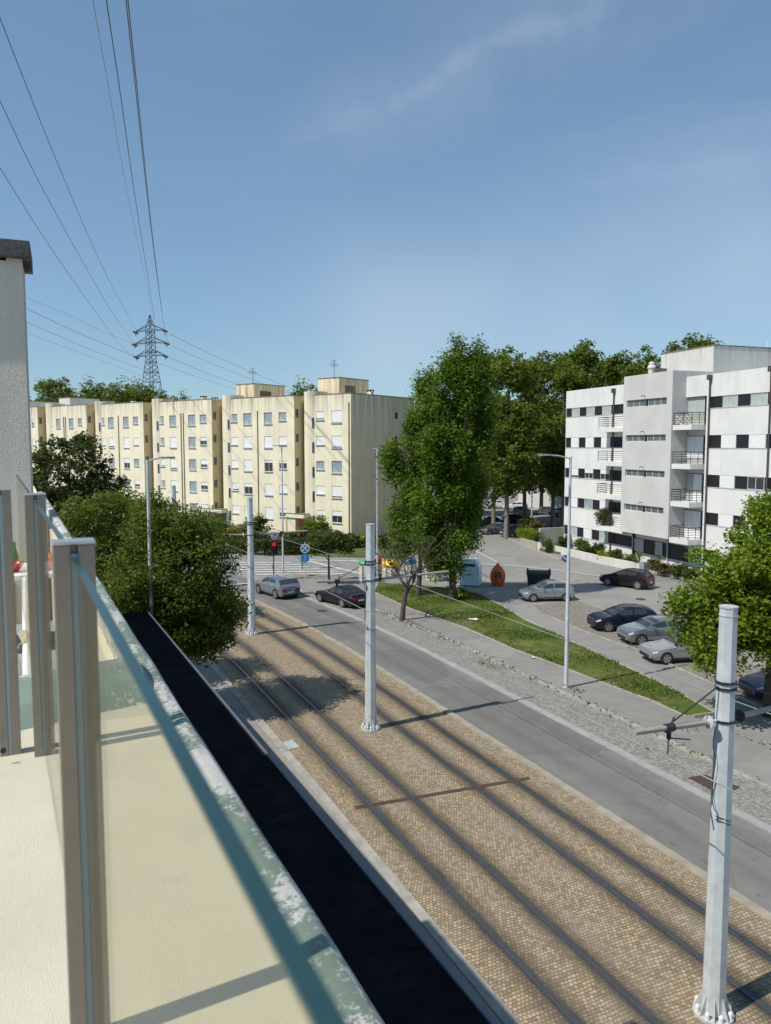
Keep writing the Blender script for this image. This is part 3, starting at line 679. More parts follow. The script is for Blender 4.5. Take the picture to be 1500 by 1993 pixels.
# ------------------------------------------------------------------ building helpers
Z3 = Vector((0, 0, 1))
class Plane:
    def __init__(s, p0, a):
        s.p0 = Vector((p0.x, p0.y, 0)); s.a = a.normalized(); s.n = Z3.cross(s.a)
    def off(s, d): return Plane(s.p0 + s.n * d, s.a)
    def u(s, px, py=868.): return (PP(px, py, s.p0, s.n) - s.p0).dot(s.a)
    def z(s, px, py): return PP(px, py, s.p0, s.n).z
    def P(s, u, z, d=0.): return s.p0 + s.a * u + s.n * d + Z3 * z
    def T(s): return lambda q: s.p0 + s.a * q[0] + s.n * q[1] + Z3 * q[2]
def wall_open(mb, pl, u0, u1, z0, z1, holes, depth):
    us = sorted({u0, u1, *[h[0] for h in holes], *[h[1] for h in holes]}); zs = sorted({z0, z1, *[h[2] for h in holes], *[h[3] for h in holes]})
    us = [x for x in us if u0 <= x <= u1]; zs = [x for x in zs if z0 <= x <= z1]
    idx = {}; vs = []; fs = []
    def V(u, z):
        if (u, z) not in idx: idx[(u, z)] = len(vs); vs.append(pl.P(u, z))
        return idx[(u, z)]
    for i in range(len(us) - 1):
        for j in range(len(zs) - 1):
            cu, cz = (us[i] + us[i + 1]) / 2, (zs[j] + zs[j + 1]) / 2
            if any(h[0] < cu < h[1] and h[2] < cz < h[3] for h in holes): continue
            fs.append((V(us[i], zs[j]), V(us[i], zs[j + 1]), V(us[i + 1], zs[j + 1]), V(us[i + 1], zs[j])))
    mb.add(vs, fs)
    for h in holes:
        a, b, c, d = h; q = [(a, c), (b, c), (b, d), (a, d)]
        for k in range(4):
            (p, r), (p2, r2) = q[k], q[(k + 1) % 4]
            mb.add([pl.P(p, r), pl.P(p2, r2), pl.P(p2, r2, -depth), pl.P(p, r, -depth)], [(0, 1, 2, 3)])
_wc = {}
def place_local(me, name, parent, pl, u, z, d):
    o = bpy.data.objects.new(name, me); COL.objects.link(o); o.parent = parent
    r = root_of(parent); base = Matrix.Translation(r.location) @ Matrix.Rotation(r.rotation_euler.z, 4, 'Z')
    p = pl.P(u, z, d); Mw = Matrix(((pl.a.x, pl.n.x, 0, p.x), (pl.a.y, pl.n.y, 0, p.y), (0, 0, 1, p.z), (0, 0, 0, 1)))
    if parent is r: o.matrix_local = base.inverted() @ Mw
    else: o.matrix_local = Matrix.Identity(4)
    return o
def mesh_of(mb, name, mats):
    o = mb.build(name, mats, kind='x'); me = o.data; bpy.data.objects.remove(o); return me
def window(parent, pl, u0, u1, z0, z1, d, state, glass='glass_dark', sill=True, mull=1, sh='shutter'):
    wd, h = round(u1 - u0, 2), round(z1 - z0, 2); key = (wd, h, state, glass, sill, mull, sh)
    if key not in _wc:
        mb = MB(); t = .055
        mb.box((0, 0, 0), (wd, .05, t)); mb.box((0, 0, h - t), (wd, .05, h)); mb.box((0, 0, t), (t, .05, h - t)); mb.box((wd - t, 0, t), (wd, .05, h - t))
        for k in range(mull): x = wd * (k + 1) / (mull + 1); mb.box((x - .03, .002, t), (x + .03, .056, h - t))
        if sill: mb.box((-.05, -.01, -.06), (wd + .05, d and .30 or .1, -.004))
        fr = mesh_of(mb, 'window', 'frame')
        mb = MB(); mb.box((t, .008, t), (wd - t, .022, h - t)); pa = mesh_of(mb, 'pane', glass)
        shm = None
        if state > 0:
            mb = MB(); hh = (h - .01) * state; nsl = max(2, int(hh / .07))
            for k in range(nsl):
                zz = h - .005 - hh * (k + 1) / nsl; mb.box((.01, .062, zz + .006), (wd - .01, .082, zz + hh / nsl))
            mb.box((.012, .060, h - .005 - hh), (wd - .012, .072, h - .006))
            shm = mesh_of(mb, 'shutter', sh)
        _wc[key] = (fr, pa, shm)
    fr, pa, shm = _wc[key]
    o = place_local(fr, 'window', parent, pl, u0, z0, -d)
    place_local(pa, 'pane', o, pl, 0, 0, 0)
    if shm: place_local(shm, 'shutter', o, pl, 0, 0, 0)
    return o

# ------------------------------------------------------------------ cream apartment row
CB = PD(683, 900, 94.0); ca = cam_dir(-.80, .60)
PL0 = Plane(CB, ca); STEP = 1.15; ZT = 17.95
ROWS = [15.95 - 3.1 * i for i in range(5)]
blocks = [
    dict(r=683, l=585, cols=[(655, 20, 1.5), (623, 16, 1.05)], pipes=[], slit=601, lab='cream apartment block at the right end of the row, with a stained gable wall', box=(620, 705, 735, 3.4), ent=(568, 604)),
    dict(r=573, l=427, cols=[(550, 15, 1.05), (522, 16, 1.5), (482, 16, 1.5), (456, 13, 1.05)], pipes=[502], slit=438.5, lab='cream apartment block second from the gable end, with a brown-stained stair box on its roof', box=(462, 540, 747, 3.4), ent=(404, 443)),
    dict(r=413, l=292, cols=[(396, 13, 1.05), (374, 14, 1.5), (337, 13, 1.5), (315, 10, 1.05)], pipes=[353.5, 358], slit=302, lab='cream apartment block mid-row, with twin drain pipes just right of the left street lamp', box=None, ent=(270, 294)),
    dict(r=280, l=182, cols=[(265, 10, 1.05), (246, 11, 1.5), (217, 11, 1.5), (200, 9, 1.05)], pipes=[232], slit=190, lab='cream apartment block right of the white roof hut, with a single central drain pipe', box=None, ent=None),
    dict(r=170, l=87, cols=[(157, 8, 1.05), (140, 9, 1.5), (115, 8, 1.5), (98.5, 7, 1.05)], pipes=[126, 129.5], slit=None, lab='cream apartment block carrying a white roof hut, half hidden by the dark tree', box=(118, 182, 774, 3.0), ent=None),
    dict(r=75, l=10, cols=[(66, 5, 1.05)], pipes=[], slit=None, lab='farthest cream apartment block, a narrow strip beside the stucco chimney stack', box=(52, 96, 781, 2.6), ent=None),
]
srnd = random.Random(11)
for bi, B in enumerate(blocks):
    pl = PL0.off(STEP * bi); uR = 0. if bi == 0 else pl.u(B['r']); uL = pl.u(B['l'])
    t = thing('apartment_block', B['lab'], 'building', pl.P((uR + uL) / 2, 0), 0, 'cream apartment blocks in a stepped row')
    holes = []; wins = []
    for ci, (px, wpx, h) in enumerate(B['cols']):
        uc = pl.u(px); hw = abs(pl.u(px - wpx / 2) - pl.u(px + wpx / 2)) / 2; hw = max(hw, .42)
        for ri, zt in enumerate(ROWS):
            zt2 = zt if h > 1.2 else zt - .05
            H = (round(uc - hw, 3), round(uc + hw, 3), round(zt2 - h, 3), round(zt2, 3)); holes.append(H); wins.append((H, ri, ci))
    uTow = uL - 1.55
    mb = MB(); wall_open(mb, pl, uR, uTow + .4, 0, ZT, holes, .16)
    mb.add([pl.P(uR, 0, -.35), pl.P(uR, ZT, -.35), pl.P(uTow + .4, ZT, -.35), pl.P(uTow + .4, 0, -.35)], [(0, 1, 2, 3)])
    dp = 13.4
    mb.poly([pl.P(uR, 17.1, -.3), pl.P(uL, 17.1, -.3), pl.P(uL, 17.1, -dp), pl.P(uR, 17.1, -dp)])
    mb.poly([pl.P(uL, 0, -1.2), pl.P(uL, ZT, -1.2), pl.P(uL, ZT, -dp), pl.P(uL, 0, -dp)])
    mb.poly([pl.P(uR, 0, -dp), pl.P(uR, ZT, -dp), pl.P(uL, ZT, -dp), pl.P(uL, 0, -dp)])
    mb.build('wall', 'cream', t, world=True)
    # rounded stair tower
    mb = MB(); cc = pl.P(uTow, 0, -1.22); ns = 28
    mb.add([cc + (pl.a * math.cos(2 * math.pi * i / ns) + pl.n * math.sin(2 * math.pi * i / ns)) * 1.5 + Z3 * z for z in (0, ZT + .5) for i in range(ns)],
           [(i, (i + 1) % ns, ns + (i + 1) % ns, ns + i) for i in range(ns)] + [tuple(range(ns, 2 * ns))])
    mb.build('stair_tower', 'cream', t, world=True, smooth=True)
    # coping
    mb = MB(); T = pl.T(); mb.box((uR, -.25, ZT + .004), (uTow + 1.2, .05, ZT + .09), T); mb.build('coping', 'coping', t, world=True)
    # right return or gable
    s2 = Plane(pl.P(uR, 0, 0), pl.n)      # u runs outwards, so the wall goes to negative u; normal points right-front
    if bi == 0:
        gh = []
        for ri in range(5): gh.append((-9.75, -9.05, ROWS[ri] - .85, ROWS[ri] + .05))
        mb = MB(); wall_open(mb, s2, -dp, 0, 0, ZT - .002, [tuple(h) for h in gh], .15)
        mb.add([s2.P(-dp, 0, -.3), s2.P(-dp, ZT - .01, -.3), s2.P(-.2, ZT - .01, -.3), s2.P(-.2, 0, -.3)], [(0, 1, 2, 3)])
        mb.build('gable_wall', 'cream_side', t, world=True)
        mb = MB(); T2 = s2.T(); mb.box((-dp, -.3, ZT + .006), (-.1, .04, ZT + .085), T2); mb.build('coping', 'coping', t, world=True)
        for h in gh: window(t, s2, h[0], h[1], h[2], h[3], .12, 0, sill=False, mull=0)
    else:
        rh = []
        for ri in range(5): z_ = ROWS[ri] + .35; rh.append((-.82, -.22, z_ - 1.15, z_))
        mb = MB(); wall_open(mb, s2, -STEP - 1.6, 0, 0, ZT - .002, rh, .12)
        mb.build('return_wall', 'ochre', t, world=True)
        for h in rh: window(t, s2, h[0], h[1], h[2], h[3], .1, 0, sill=False, mull=0, glass='glass_dark')
    # windows
    for (H, ri, ci) in wins:
        q = srnd.random()
        if bi == 0: st = {(0, 0): .92, (0, 1): .78, (2, 0): 0, (2, 1): 0, (4, 0): .42, (4, 1): .95, (1, 0): .88, (3, 0): .86}.get((ri, ci), 1.)
        elif ri == 0: st = 0 if bi < 4 and not (bi == 2 and ci == 0) else (.4 if q < .3 else 0)
        elif bi == 1: st = {(2, 0): .3, (2, 1): .22, (3, 2): .35, (4, 0): .5, (3, 3): .8}.get((ri, ci), .97)
        else: st = [1., .97, .85, .62, .45, 0][min(5, int(q * 7.2))]
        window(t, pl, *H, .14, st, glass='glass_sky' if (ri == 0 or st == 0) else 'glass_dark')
    # slit windows on the tower
    if B['slit']:
        for ri in range(5):
            al = R(62 if bi == 0 else 68); dn = pl.a * -math.cos(al) + pl.n * math.sin(al); tg = Z3.cross(dn)
            sp = Plane(cc + dn * 1.47, -tg if tg.dot(pl.a) < 0 else tg)
            z_ = ROWS[ri] - .9; mb = MB()
            T3 = lambda q, sp=sp, dn=dn: sp.p0 + sp.a * q[0] + dn * q[1] + Z3 * q[2]
            mb.box((-.17, 0, z_ - 1.25), (.17, .05, z_ + .15), T3); f_ = mb.build('slit_window', 'frame', t, world=True)
            mb = MB(); mb.box((-.12, .0, z_ - 1.2), (.12, .06, z_ + .10), T3); mb.build('pane', 'glass_dark', f_, world=True)
    for px in B['pipes']:
        up = pl.u(px); mb = MB(); mb.tube([pl.P(up, .1, .07), pl.P(up, 16.2, .07)], .065, 8); mb.build('drain_pipe', 'pipe_cream', t, world=True)
    if bi == 0:
        mb = MB(); mb.tube([pl.P(.28, .1, .08), pl.P(.28, 16.9, .08)], .07, 8); mb.build('drain_pipe', 'pipe_cream', t, world=True)
    if B['box']:
        x0, x1, yt, hh = B['box']; q = pl.off(-4.2 if bi < 2 else -3.0)
        xm = {0: 660, 1: 495, 4: 139, 5: 60}[bi]; ub = q.u(xm); ul = q.u(x0); zt = q.z(xm, yt); T = q.T(); wdp = 6.2 if bi < 2 else 5.5
        mb = MB(); mb.box((ub, -wdp, 17.0), (ul, 0, zt), T); mb.build('stair_box', 'cream_side' if bi < 2 else 'conc', t, world=True)
        mb = MB(); mb.box((ub - .06, -wdp - .06, zt + .004), (ul + .06, .06, zt + .10), T); mb.build('roof_edge', 'coping', t, world=True)
        if bi < 2:
            mb = MB(); mb.box((ub - .012, -3.4, zt - 2.6), (ub - .004, -1.2, zt - .9), T); mb.build('stair_box_door', 'brown_door' if bi == 1 else 'coping', t, world=True)
            mb = MB(); mb.box((ub + 1.2, .3, 17.2), (ub + 2.0, .9, zt - 2.0), T); mb.build('vent_box', 'coping', t, world=True)
    ch = {0: [(740, -9.), (612, -3.5)], 1: [(420, -5.), (452, -4.)], 2: [(398, -3.), (328, -3.), (357, -4.)], 3: [(262, -3), (216, -3)], 4: [], 5: []}[bi]
    for (px, dd) in ch:
        q = pl.off(dd) if not (bi == 0 and px == 740) else None
        if q is None: pc = s2.P(-5.4, 0, -1.2); ax, nx = s2.a, s2.n
        else: pc = q.P(q.u(px), 0); ax, nx = q.a, q.n
        T4 = lambda v, pc=pc, ax=ax, nx=nx: pc + ax * v[0] + nx * v[1] + Z3 * v[2]
        mb = MB(); mb.box((-.3, -.3, 17.0), (.3, .3, 18.45), T4); c_ = mb.build('chimney', 'cream_side', t, world=True)
        mb = MB(); mb.box((-.36, -.36, 18.62), (.36, .36, 18.72), T4)
        for sx in (-.26, .26):
            for sy in (-.26, .26): mb.box((sx - .05, sy - .05, 18.452), (sx + .05, sy + .05, 18.618), T4)
        mb.build('chimney_cap', 'dark_steel', c_, world=True)
    if B['ent']:
        e0, e1 = B['ent']; q = pl.off(0.); ua, ub = q.u(e1), q.u(e0); T = q.T()
        mb = MB(); mb.box((ua, -.2, 2.45), (ub, 1.35, 2.95), T); mb.build('entrance_canopy', 'cream', t, world=True)
        mb = MB(); mb.box((ua - .02, -.2, 2.954), (ub + .02, 1.40, 3.02), T); mb.build('canopy_edge', 'coping', t, world=True)
        mb = MB(); mb.box((ua + .25, -.1, .05), (ub - .1, .30, 2.448), T); mb.build('entrance_door', 'brown_door', t, world=True)
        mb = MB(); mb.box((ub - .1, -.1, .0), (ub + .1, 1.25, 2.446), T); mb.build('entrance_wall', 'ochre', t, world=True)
# roof antennas on the two nearest stair boxes
for (px, yb, yt, pz, D, lab) in ((650, 736, 700, 21.0, 100, 'thin tv aerial on the stair box nearest the gable end'), (492, 748, 716, 20.9, 106, 'branching tv aerial on the brown-stained stair box')):
    p = PD(px, yb, D); q = PD(px, yt, D); t = thing('aerial', lab, 'aerial', p, 0, 'rooftop aerials'); mb = MB()
    mb.tube([p - Z3 * .1, q], .035, 5); mb.build('mast', 'dark_steel', t, world=True); mb = MB()
    for k, (f_, w_) in enumerate(((.95, .35), (.82, .55), (.70, .75), (.62, .55))):
        c = p.lerp(q, f_); mb.tube([c - RGT * w_ + Z3 * .04, c + RGT * w_ * .8 - Z3 * .04], .022, 4)
    c = p.lerp(q, .72); mb.tube([c - FWD * .6 - RGT * .3, c + FWD * .4 + RGT * .5], .022, 4)
    mb.build('elements', 'dark_steel', t, world=True)

# ------------------------------------------------------------------ white apartment building
K = 1.07
wn = PD(1440, 868, 57 * K); wf = PD(1100, 868, 79 * K)
PW = Plane(wf, wf - wn); PW = Plane(PW.p0, PW.a)      # u = 0 at the far end, negative towards the viewer
WT = PW.z(1100, 762)
zrow = []
for (y0, y1) in ((795.4, 812.2), (852, 871.2), (910.4, 928.6), (966.3, 984.6), (1021.3, 1040)): zrow.append((PW.z(1100, y0), PW.z(1100, y1)))
UL, UC0, UC1, UE = 0.0, PW.u(1211), None, PW.u(1490) - 7.0
PC = PW.off(1.45); uC0, uC1 = PC.u(1211), PC.u(1305); uB1 = PW.u(1372)
t = thing('apartment_building', 'white apartment building with dark window bands and corner balconies', 'building', PW.P(-12, 0)); TW = t
T = PW.T()
mb = MB(); holes = [(round(uC0 + .1, 3), -.02, zb, zt) for (zt, zb) in zrow]
wall_open(mb, PW, uC0 + .05, -.0, -.3, WT, holes, .14)
holes2 = [(UE + .6, round(uB1 - .05, 3), zb, zt) for (zt, zb) in zrow]
wall_open(mb, PW, UE, uB1, -.3, WT, holes2, .14)
mb.poly([PW.P(0, -.3), PW.P(0, WT), PW.P(0, WT, -13), PW.P(0, -.3, -13)])
mb.poly([PW.P(UE, -.3), PW.P(UE, WT), PW.P(UE, WT, -13), PW.P(UE, -.3, -13)])
mb.poly([PW.P(UE, -.3, -13), PW.P(UE, WT, -13), PW.P(0, WT, -13), PW.P(0, -.3, -13)])
mb.poly([PW.P(UE, WT - .5, -.2), PW.P(0, WT - .5, -.2), PW.P(0, WT - .5, -13), PW.P(UE, WT - .5, -13)])
mb.box((UE, -.25, WT - .6), (0, -.2, WT - .003), T)
mb.box((uC1 - 1.0, -.5, -.3), (uC0 + .05, -.3, WT - .004), T)          # recess back wall
mb.box((uB1 - .1, -.5, -.3), (uC1 - .9, -.32, WT - .006), T)
mb.box((uB1 - .2, -.4, -.3), (uB1 - .004, -.003, WT - .005), T)           # recess side wall
mb.box((uB1, -.4, WT - 1.75), (uC1 + .3, -.002, WT - .002), T)            # fascia over the balconies
mb.build('wall', 'white', t, world=True)
zc0 = PC.z(1250, 1041); zc1 = PC.z(1211, 734)
zs = []
for (y0, y1) in ((780, 793.5), (847, 859.5), (913.4, 926), (980, 992.3)): zs.append((PC.z(1217, y0), PC.z(1217, y1)))
us0, us1 = PC.u(1294.5), PC.u(1217)
mb = MB(); wall_open(mb, PC, uC1, uC0, zc0, zc1, [(us0, us1, b, a) for a, b in zs], .22)
mb.poly([PC.P(uC1, zc0), PC.P(uC1, zc1), PC.P(uC1, zc1, -6), PC.P(uC1, zc0, -6)])
mb.poly([PC.P(uC0, zc0), PC.P(uC0, zc1), PC.P(uC0, zc1, -6), PC.P(uC0, zc0, -6)])
mb.poly([PC.P(uC1, zc0), PC.P(uC0, zc0), PC.P(uC0, zc0, -1.4), PC.P(uC1, zc0, -1.4)])
mb.poly([PC.P(uC1, zc1 - .3, -.1), PC.P(uC0, zc1 - .3, -.1), PC.P(uC0, zc1 - .3, -6), PC.P(uC1, zc1 - .3, -6)])
mb.build('stair_bay', 'grey_wall', t, world=True)
for (a, b) in zs:
    um = (us0 + us1) / 2
    window(t, PC, us0 + .02, um - .16, b, a, .18, 0, glass='glass_strip', sill=False, mull=2)
    window(t, PC, um + .16, us1 - .02, b, a, .18, 0, glass='glass_strip', sill=False, mull=2)
    mb = MB(); mb.box((um - .158, -.20, b), (um + .158, -.12, a), PC.T()); mb.build('window_panel', 'cladding', t, world=True)
    mb = MB(); mb.tube([PC.P(um + .1, a + .25, .0), PC.P(um + .1, a + .32, .35), PC.P(um + .1, a + .18, .45)], .035, 5); mb.build('wall_light', 'pipe', t, world=True)
# window bands
lw_ = [(1110.5, 1125.5), (1138.5, 1154.5), (1169, 1186.5)]
rw_ = [(1402, 1431), (1456, 1489), (1514, 1546)]
for ri, (zt, zb) in enumerate(zrow):
    mb = MB(); mb.box((uC0 + .1, -.135, zb + .001), (-.022, -.10, zt - .001), T); mb.build('dark_panel', 'cladding', t, world=True)
    mb = MB(); mb.box((UE + .602, -.135, zb + .001), (uB1 - .052, -.10, zt - .001), T); mb.build('dark_panel', 'cladding', t, world=True)
    sts = [[.3, .2, .0, .0, .2, 0], [1, 1, 1, 1, 1, 1], [.75, .42, .42, 1, 0, 0], [1, 0, 1, 1, 1, 1], [0, 1, 0, 1, 0, 1]][ri]
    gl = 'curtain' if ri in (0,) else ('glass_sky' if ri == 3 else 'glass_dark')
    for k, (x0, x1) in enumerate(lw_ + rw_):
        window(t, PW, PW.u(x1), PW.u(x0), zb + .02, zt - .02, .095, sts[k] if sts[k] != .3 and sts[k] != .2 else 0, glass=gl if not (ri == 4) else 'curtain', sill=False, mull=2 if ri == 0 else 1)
    mb = MB(); mb.box((uC0 + .1, -.10, zb - .05), (-.022, .03, zb - .003), T); mb.box((UE + .602, -.10, zb - .05), (uB1 - .052, .03, zb - .003), T); mb.build('sill_strip', 'frame', t, world=True)
# ground-floor windows under the stair bay
zt, zb = zrow[4]
for (x0, x1) in ((1216, 1227), (1240, 1259), (1282, 1296)):
    q = PW.off(-.3); window(t, q, q.u(x1), q.u(x0), zb - .3, zt - .15, -.05, 0, glass='curtain', sill=False, mull=1)
mb = MB(); mb.box((uC1 - .6, -.31, zb - .4), (uC0, -.27, zt - .1), T); mb.build('dark_panel', 'cladding', t, world=True)
# balconies: right of the bay (four) and left of it (four)
def balcony(parent, pl, u0, u1, zf, d0, d1, drape=False):
    Tb = pl.T(); mb = MB(); mb.box((u0, d0, zf - .42), (u1, d1, zf), Tb); o = mb.build('balcony', 'white', parent, world=True)
    mb = MB(); h = 1.02
    for k in range(5):
        z = zf + .2 + k * (h - .2) / 4; r_ = .03 if k == 4 else .02
        mb.tube([pl.P(u0 + .06, z, d0 + .02), pl.P(u0 + .06, z, d1 - .08), pl.P(u1 - .06, z, d1 - .08), pl.P(u1 - .06, z, d0 + .02)], r_, 5)
    for (uu, dd) in ((u0 + .06, d1 - .08), (u1 - .06, d1 - .08), ((u0 + u1) / 2, d1 - .08), (u0 + .06, (d0 + d1) / 2)):
        mb.tube([pl.P(uu, zf - .02, dd), pl.P(uu, zf + h, dd)], .026, 5)
    mb.build('railing', 'dark_steel', o, world=True)
    if drape:
        mb = MB(); n_ = 28
        vs = []
        for j in range(7):
            for i in range(n_ + 1):
                f_ = i / n_; vs.append(pl.P(u0 + .1 + (u1 - u0 - .2) * f_, zf + .05 + .8 * j / 6 + .04 * math.sin(f_ * 9), d1 - .14 + .05 * math.sin(f_ * 23 + j * 1.6)))
        mb.add(vs, [(j * (n_ + 1) + i, j * (n_ + 1) + i + 1, (j + 1) * (n_ + 1) + i + 1, (j + 1) * (n_ + 1) + i) for j in range(6) for i in range(n_)])
        mb.build('balcony_screen', 'stucco', o, world=True, smooth=True)
    return o
for ri in range(4):
    zf = zrow[ri][1] - 1.35
    balcony(t, PW, uB1 + .15, uC1 - .05, zf, -.3, 1.35, drape=(ri == 0))
    q = PW.off(-.3)
    za, zb_ = zf + .03, zf + 2.35
    mb = MB(); mb.box((uB1, -.319, za), (uC1, -.27, zb_ + .05), T); mb.build('dark_panel', 'cladding', t, world=True)
    ud = [PW.off(-.25).u(x) for x in (1369, 1353, 1337, 1325, 1312)]
    st = [(0, 0, 0), (.8, .8, 0), (1, 0, 0), (1, 1, 0)][ri]
    window(t, q, ud[0], ud[1], za, zb_, -.04, st[0], glass='curtain', sill=False, mull=0)
    window(t, q, ud[1] + .02, ud[2], za, zb_, -.04, st[1], glass='curtain', sill=False, mull=0)
    window(t, q, ud[3], ud[4], za + .8, zb_, -.04, 0, glass='glass_sky', sill=False, mull=0)
    # left balcony
    balcony(t, PW, uC0 + .02, PW.u(1182), zf, .005, 1.2)
    mb = MB(); mb.box((uC0 + .1, .0, zrow[ri][1] - .9), (uC0 + 1.1, .03, zrow[ri][0]), T); mb.build('balcony_door', 'curtain' if ri == 0 else ('cladding' if ri == 2 else 'shutter'), t, world=True)
for (px, zz, h0) in ((1193.5, 0, 765), (1379, 0, 740), (1497, 0, 724)):
    up = PW.u(px); dd = 1.32 if px == 1193.5 else .12
    zt_ = PW.z(px, h0); dd = .12
    mb = MB(); mb.tube([PW.P(up, .1, dd), PW.P(up, zt_, dd)], .07, 8); mb.box((up - .17, dd - .12, zt_ + .0), (up + .17, dd + .2, zt_ + .42), T); mb.build('drain_pipe', 'pipe', t, world=True)
# roof hut, chimneys
pc = PD(1388, 700, 66 * K); yh = PD(1388, 673, 66 * K).z; ex = PW.n * -1
mb = MB(); q = Plane(pc, PW.a); mb.box((0, -14, WT - .4), (7.2, 0, yh), q.T()); mb.build('roof_hut', 'conc', t, world=True)
mb = MB(); mb.box((-.05, -14.05, yh + .003), (7.25, .05, yh + .10), q.T()); mb.build('roof_edge', 'coping', t, world=True)
mb = MB(); mb.tube([PD(1492, 677, 72 * K), PD(1492, 664, 72 * K)], .04, 5); mb.build('vent_pipe', 'tablewhite', t, world=True)
pc = PD(1268, 716, 71 * K); mb = MB(); mb.lathe([(.32, -2.4), (.32, -.1), (.42, -.05), (.42, .1), (.25, .3), (.3, .35), (.3, .5), (.1, .6)], 12, pc); mb.build('chimney', 'conc', t, world=True)
pc = PD(1282, 717, 71 * K); mb = MB(); mb.cbox((pc.x, pc.y, pc.z - .9), (1.6, .5, 1.8)); mb.build('chimney', 'coping', t, world=True)
# garden wall in front of the white building
t = thing('garden_wall', 'low pale stone wall along the planting bed of the white building', 'wall', G(1172, 1100))
pts = [G(*p) for p in [(1047, 1069), (1110, 1083), (1172, 1098), (1250, 1114)]]
mb = MB()
for i in range(3):
    a, b_ = pts[i], pts[i + 1]; d = (b_ - a); nn = Vector((-d.y, d.x, 0)).normalized() * .14
    mb.prism([((a - nn).x, (a - nn).y), ((b_ - nn).x, (b_ - nn).y), ((b_ + nn).x, (b_ + nn).y), ((a + nn).x, (a + nn).y)], 0, .78 + .003 * i)
mb.build('wall', 'conc', t, world=True)
mb = MB(); c = G(1256, 1114); mb.box((c.x - .5, c.y - .3, 0), (c.x + .4, c.y + .3, .95)); mb.build('meter_box', 'slab_grey', t, world=True)
t = thing('concrete_wall', 'tall grey concrete garden wall beside the spiky plant', 'wall', G(1048, 1062)); a, b_ = G(1049, 1063), G(1049, 1063) + PW.n * -9.5
d = (b_ - a); nn = Vector((-d.y, d.x, 0)).normalized() * .12; mb = MB(); mb.prism([((a - nn).x, (a - nn).y), ((b_ - nn).x, (b_ - nn).y), ((b_ + nn).x, (b_ + nn).y), ((a + nn).x, (a + nn).y)], 0, 2.1); mb.build('wall', 'grey_wall', t, world=True)
t = thing('retaining_wall', 'low broken stone wall under the bright green hedge', 'wall', G(1030, 1062)); a, b_ = G(1014, 1060), G(1046, 1069)
d = (b_ - a); nn = Vector((-d.y, d.x, 0)).normalized() * .14; mb = MB(); mb.prism([((a - nn).x, (a - nn).y), ((b_ - nn).x, (b_ - nn).y), ((b_ + nn).x, (b_ + nn).y), ((a + nn).x, (a + nn).y)], 0, .8); mb.build('wall', 'kerb', t, world=True)
# far walls and house behind the car park
a, b_ = PD(1010, 970, 150), PD(1125, 970, 135); t = thing('boundary_wall', 'long pale wall at the far edge of the car park behind the parked cars', 'wall', Vector((a.x, a.y, 0)))
d = b_ - a; nn = Vector((-d.y, d.x, 0)).normalized() * .2; mb = MB(); mb.prism([((a - nn).x, (a - nn).y), ((b_ - nn).x, (b_ - nn).y), ((b_ + nn).x, (b_ + nn).y), ((a + nn).x, (a + nn).y)], 0, 4.2); mb.build('wall', 'grey_wall', t, world=True)
c = PD(1075, 900, 185); q = Plane(c, cam_dir(-1, .15)); t = thing('house', 'pale pinkish house glimpsed through the plane trees behind the car park', 'house', q.P(0, 0))
hh = [(u, u + 1.2, z, z + 1.4) for u in (-9, -5, -1, 3, 7) for z in (2, 5.2, 8.4)]
mb = MB(); wall_open(mb, q, -12, 12, 0, 12.5, hh, .2); mb.box((-12, -9, 0), (12, -.3, 12.4), q.T()); mb.build('wall', mat('pink_render', (.50, .38, .32), .9, .15, 1), t, world=True)
for h in hh: window(t, q, *h, .15, .0, mull=1)
mb = MB(); mb.add([q.P(-12.4, 12.5, .4), q.P(12.4, 12.5, .4), q.P(12.4, 12.5, -9.4), q.P(-12.4, 12.5, -9.4), q.P(-8, 14.5, -4.5), q.P(8, 14.5, -4.5)], [(0, 1, 5, 4), (1, 2, 5), (2, 3, 4, 5), (3, 0, 4), (3, 2, 1, 0)]); mb.build('roof', mat('roof_tiles', (.25, .10, .06), .9, .3, 3), t, world=True)
# ------------------------------------------------------------------ near building (the one we stand in)
DB = Vector((math.sin(TH + math.atan((26 - 750) / F * math.cos(PIT))), math.cos(TH + math.atan((26 - 750) / F * math.cos(PIT))), 0)).normalized()
NB_T = thing('apartment_house', 'near apartment house with cream balcony ledge and green flaking parapet edge', 'building', (-3, 3, 0))
t = NB_T
hL = .82; zL = EYE.z - hL
def W(a, b, z):       # a = across to the right, b = along the building
    return Vector((DB.y * a, -DB.x * a, 0)) + DB * b + Vector((0, 0, z))
TB = lambda q: W(q[0], q[1], q[2])
oe = [G(750, 1993, zL), G(233, 1190, zL)]
acr = lambda p: p.x * DB.y - p.y * DB.x
xo = (acr(oe[0]) + acr(oe[1])) / 2
# body: main part with parapet, unseen lower neighbour beyond, raised to shade the felt roof
zT = EYE.z - 2.0
mb = MB(); mb.box((-9, -4, 0), (xo - .02, 2.9, zL - .12), TB); mb.box((xo - .11, 2.9, 0), (xo - .021, 15.0, zL - .12), TB); mb.box((-9, 2.9, 0), (xo - .11, 15.0, zT - .05), TB); mb.box((-9, 15.0, 0), (.62, 31, 10.15), TB)
mb.build('wall', 'cream', t, world=True)
xi = xo - .078
mb = MB(); mb.box((-.6, -3, zL - .12), (xi, 2.62, zL - .004), TB); mb.build('ledge', 'membrane', t, world=True)
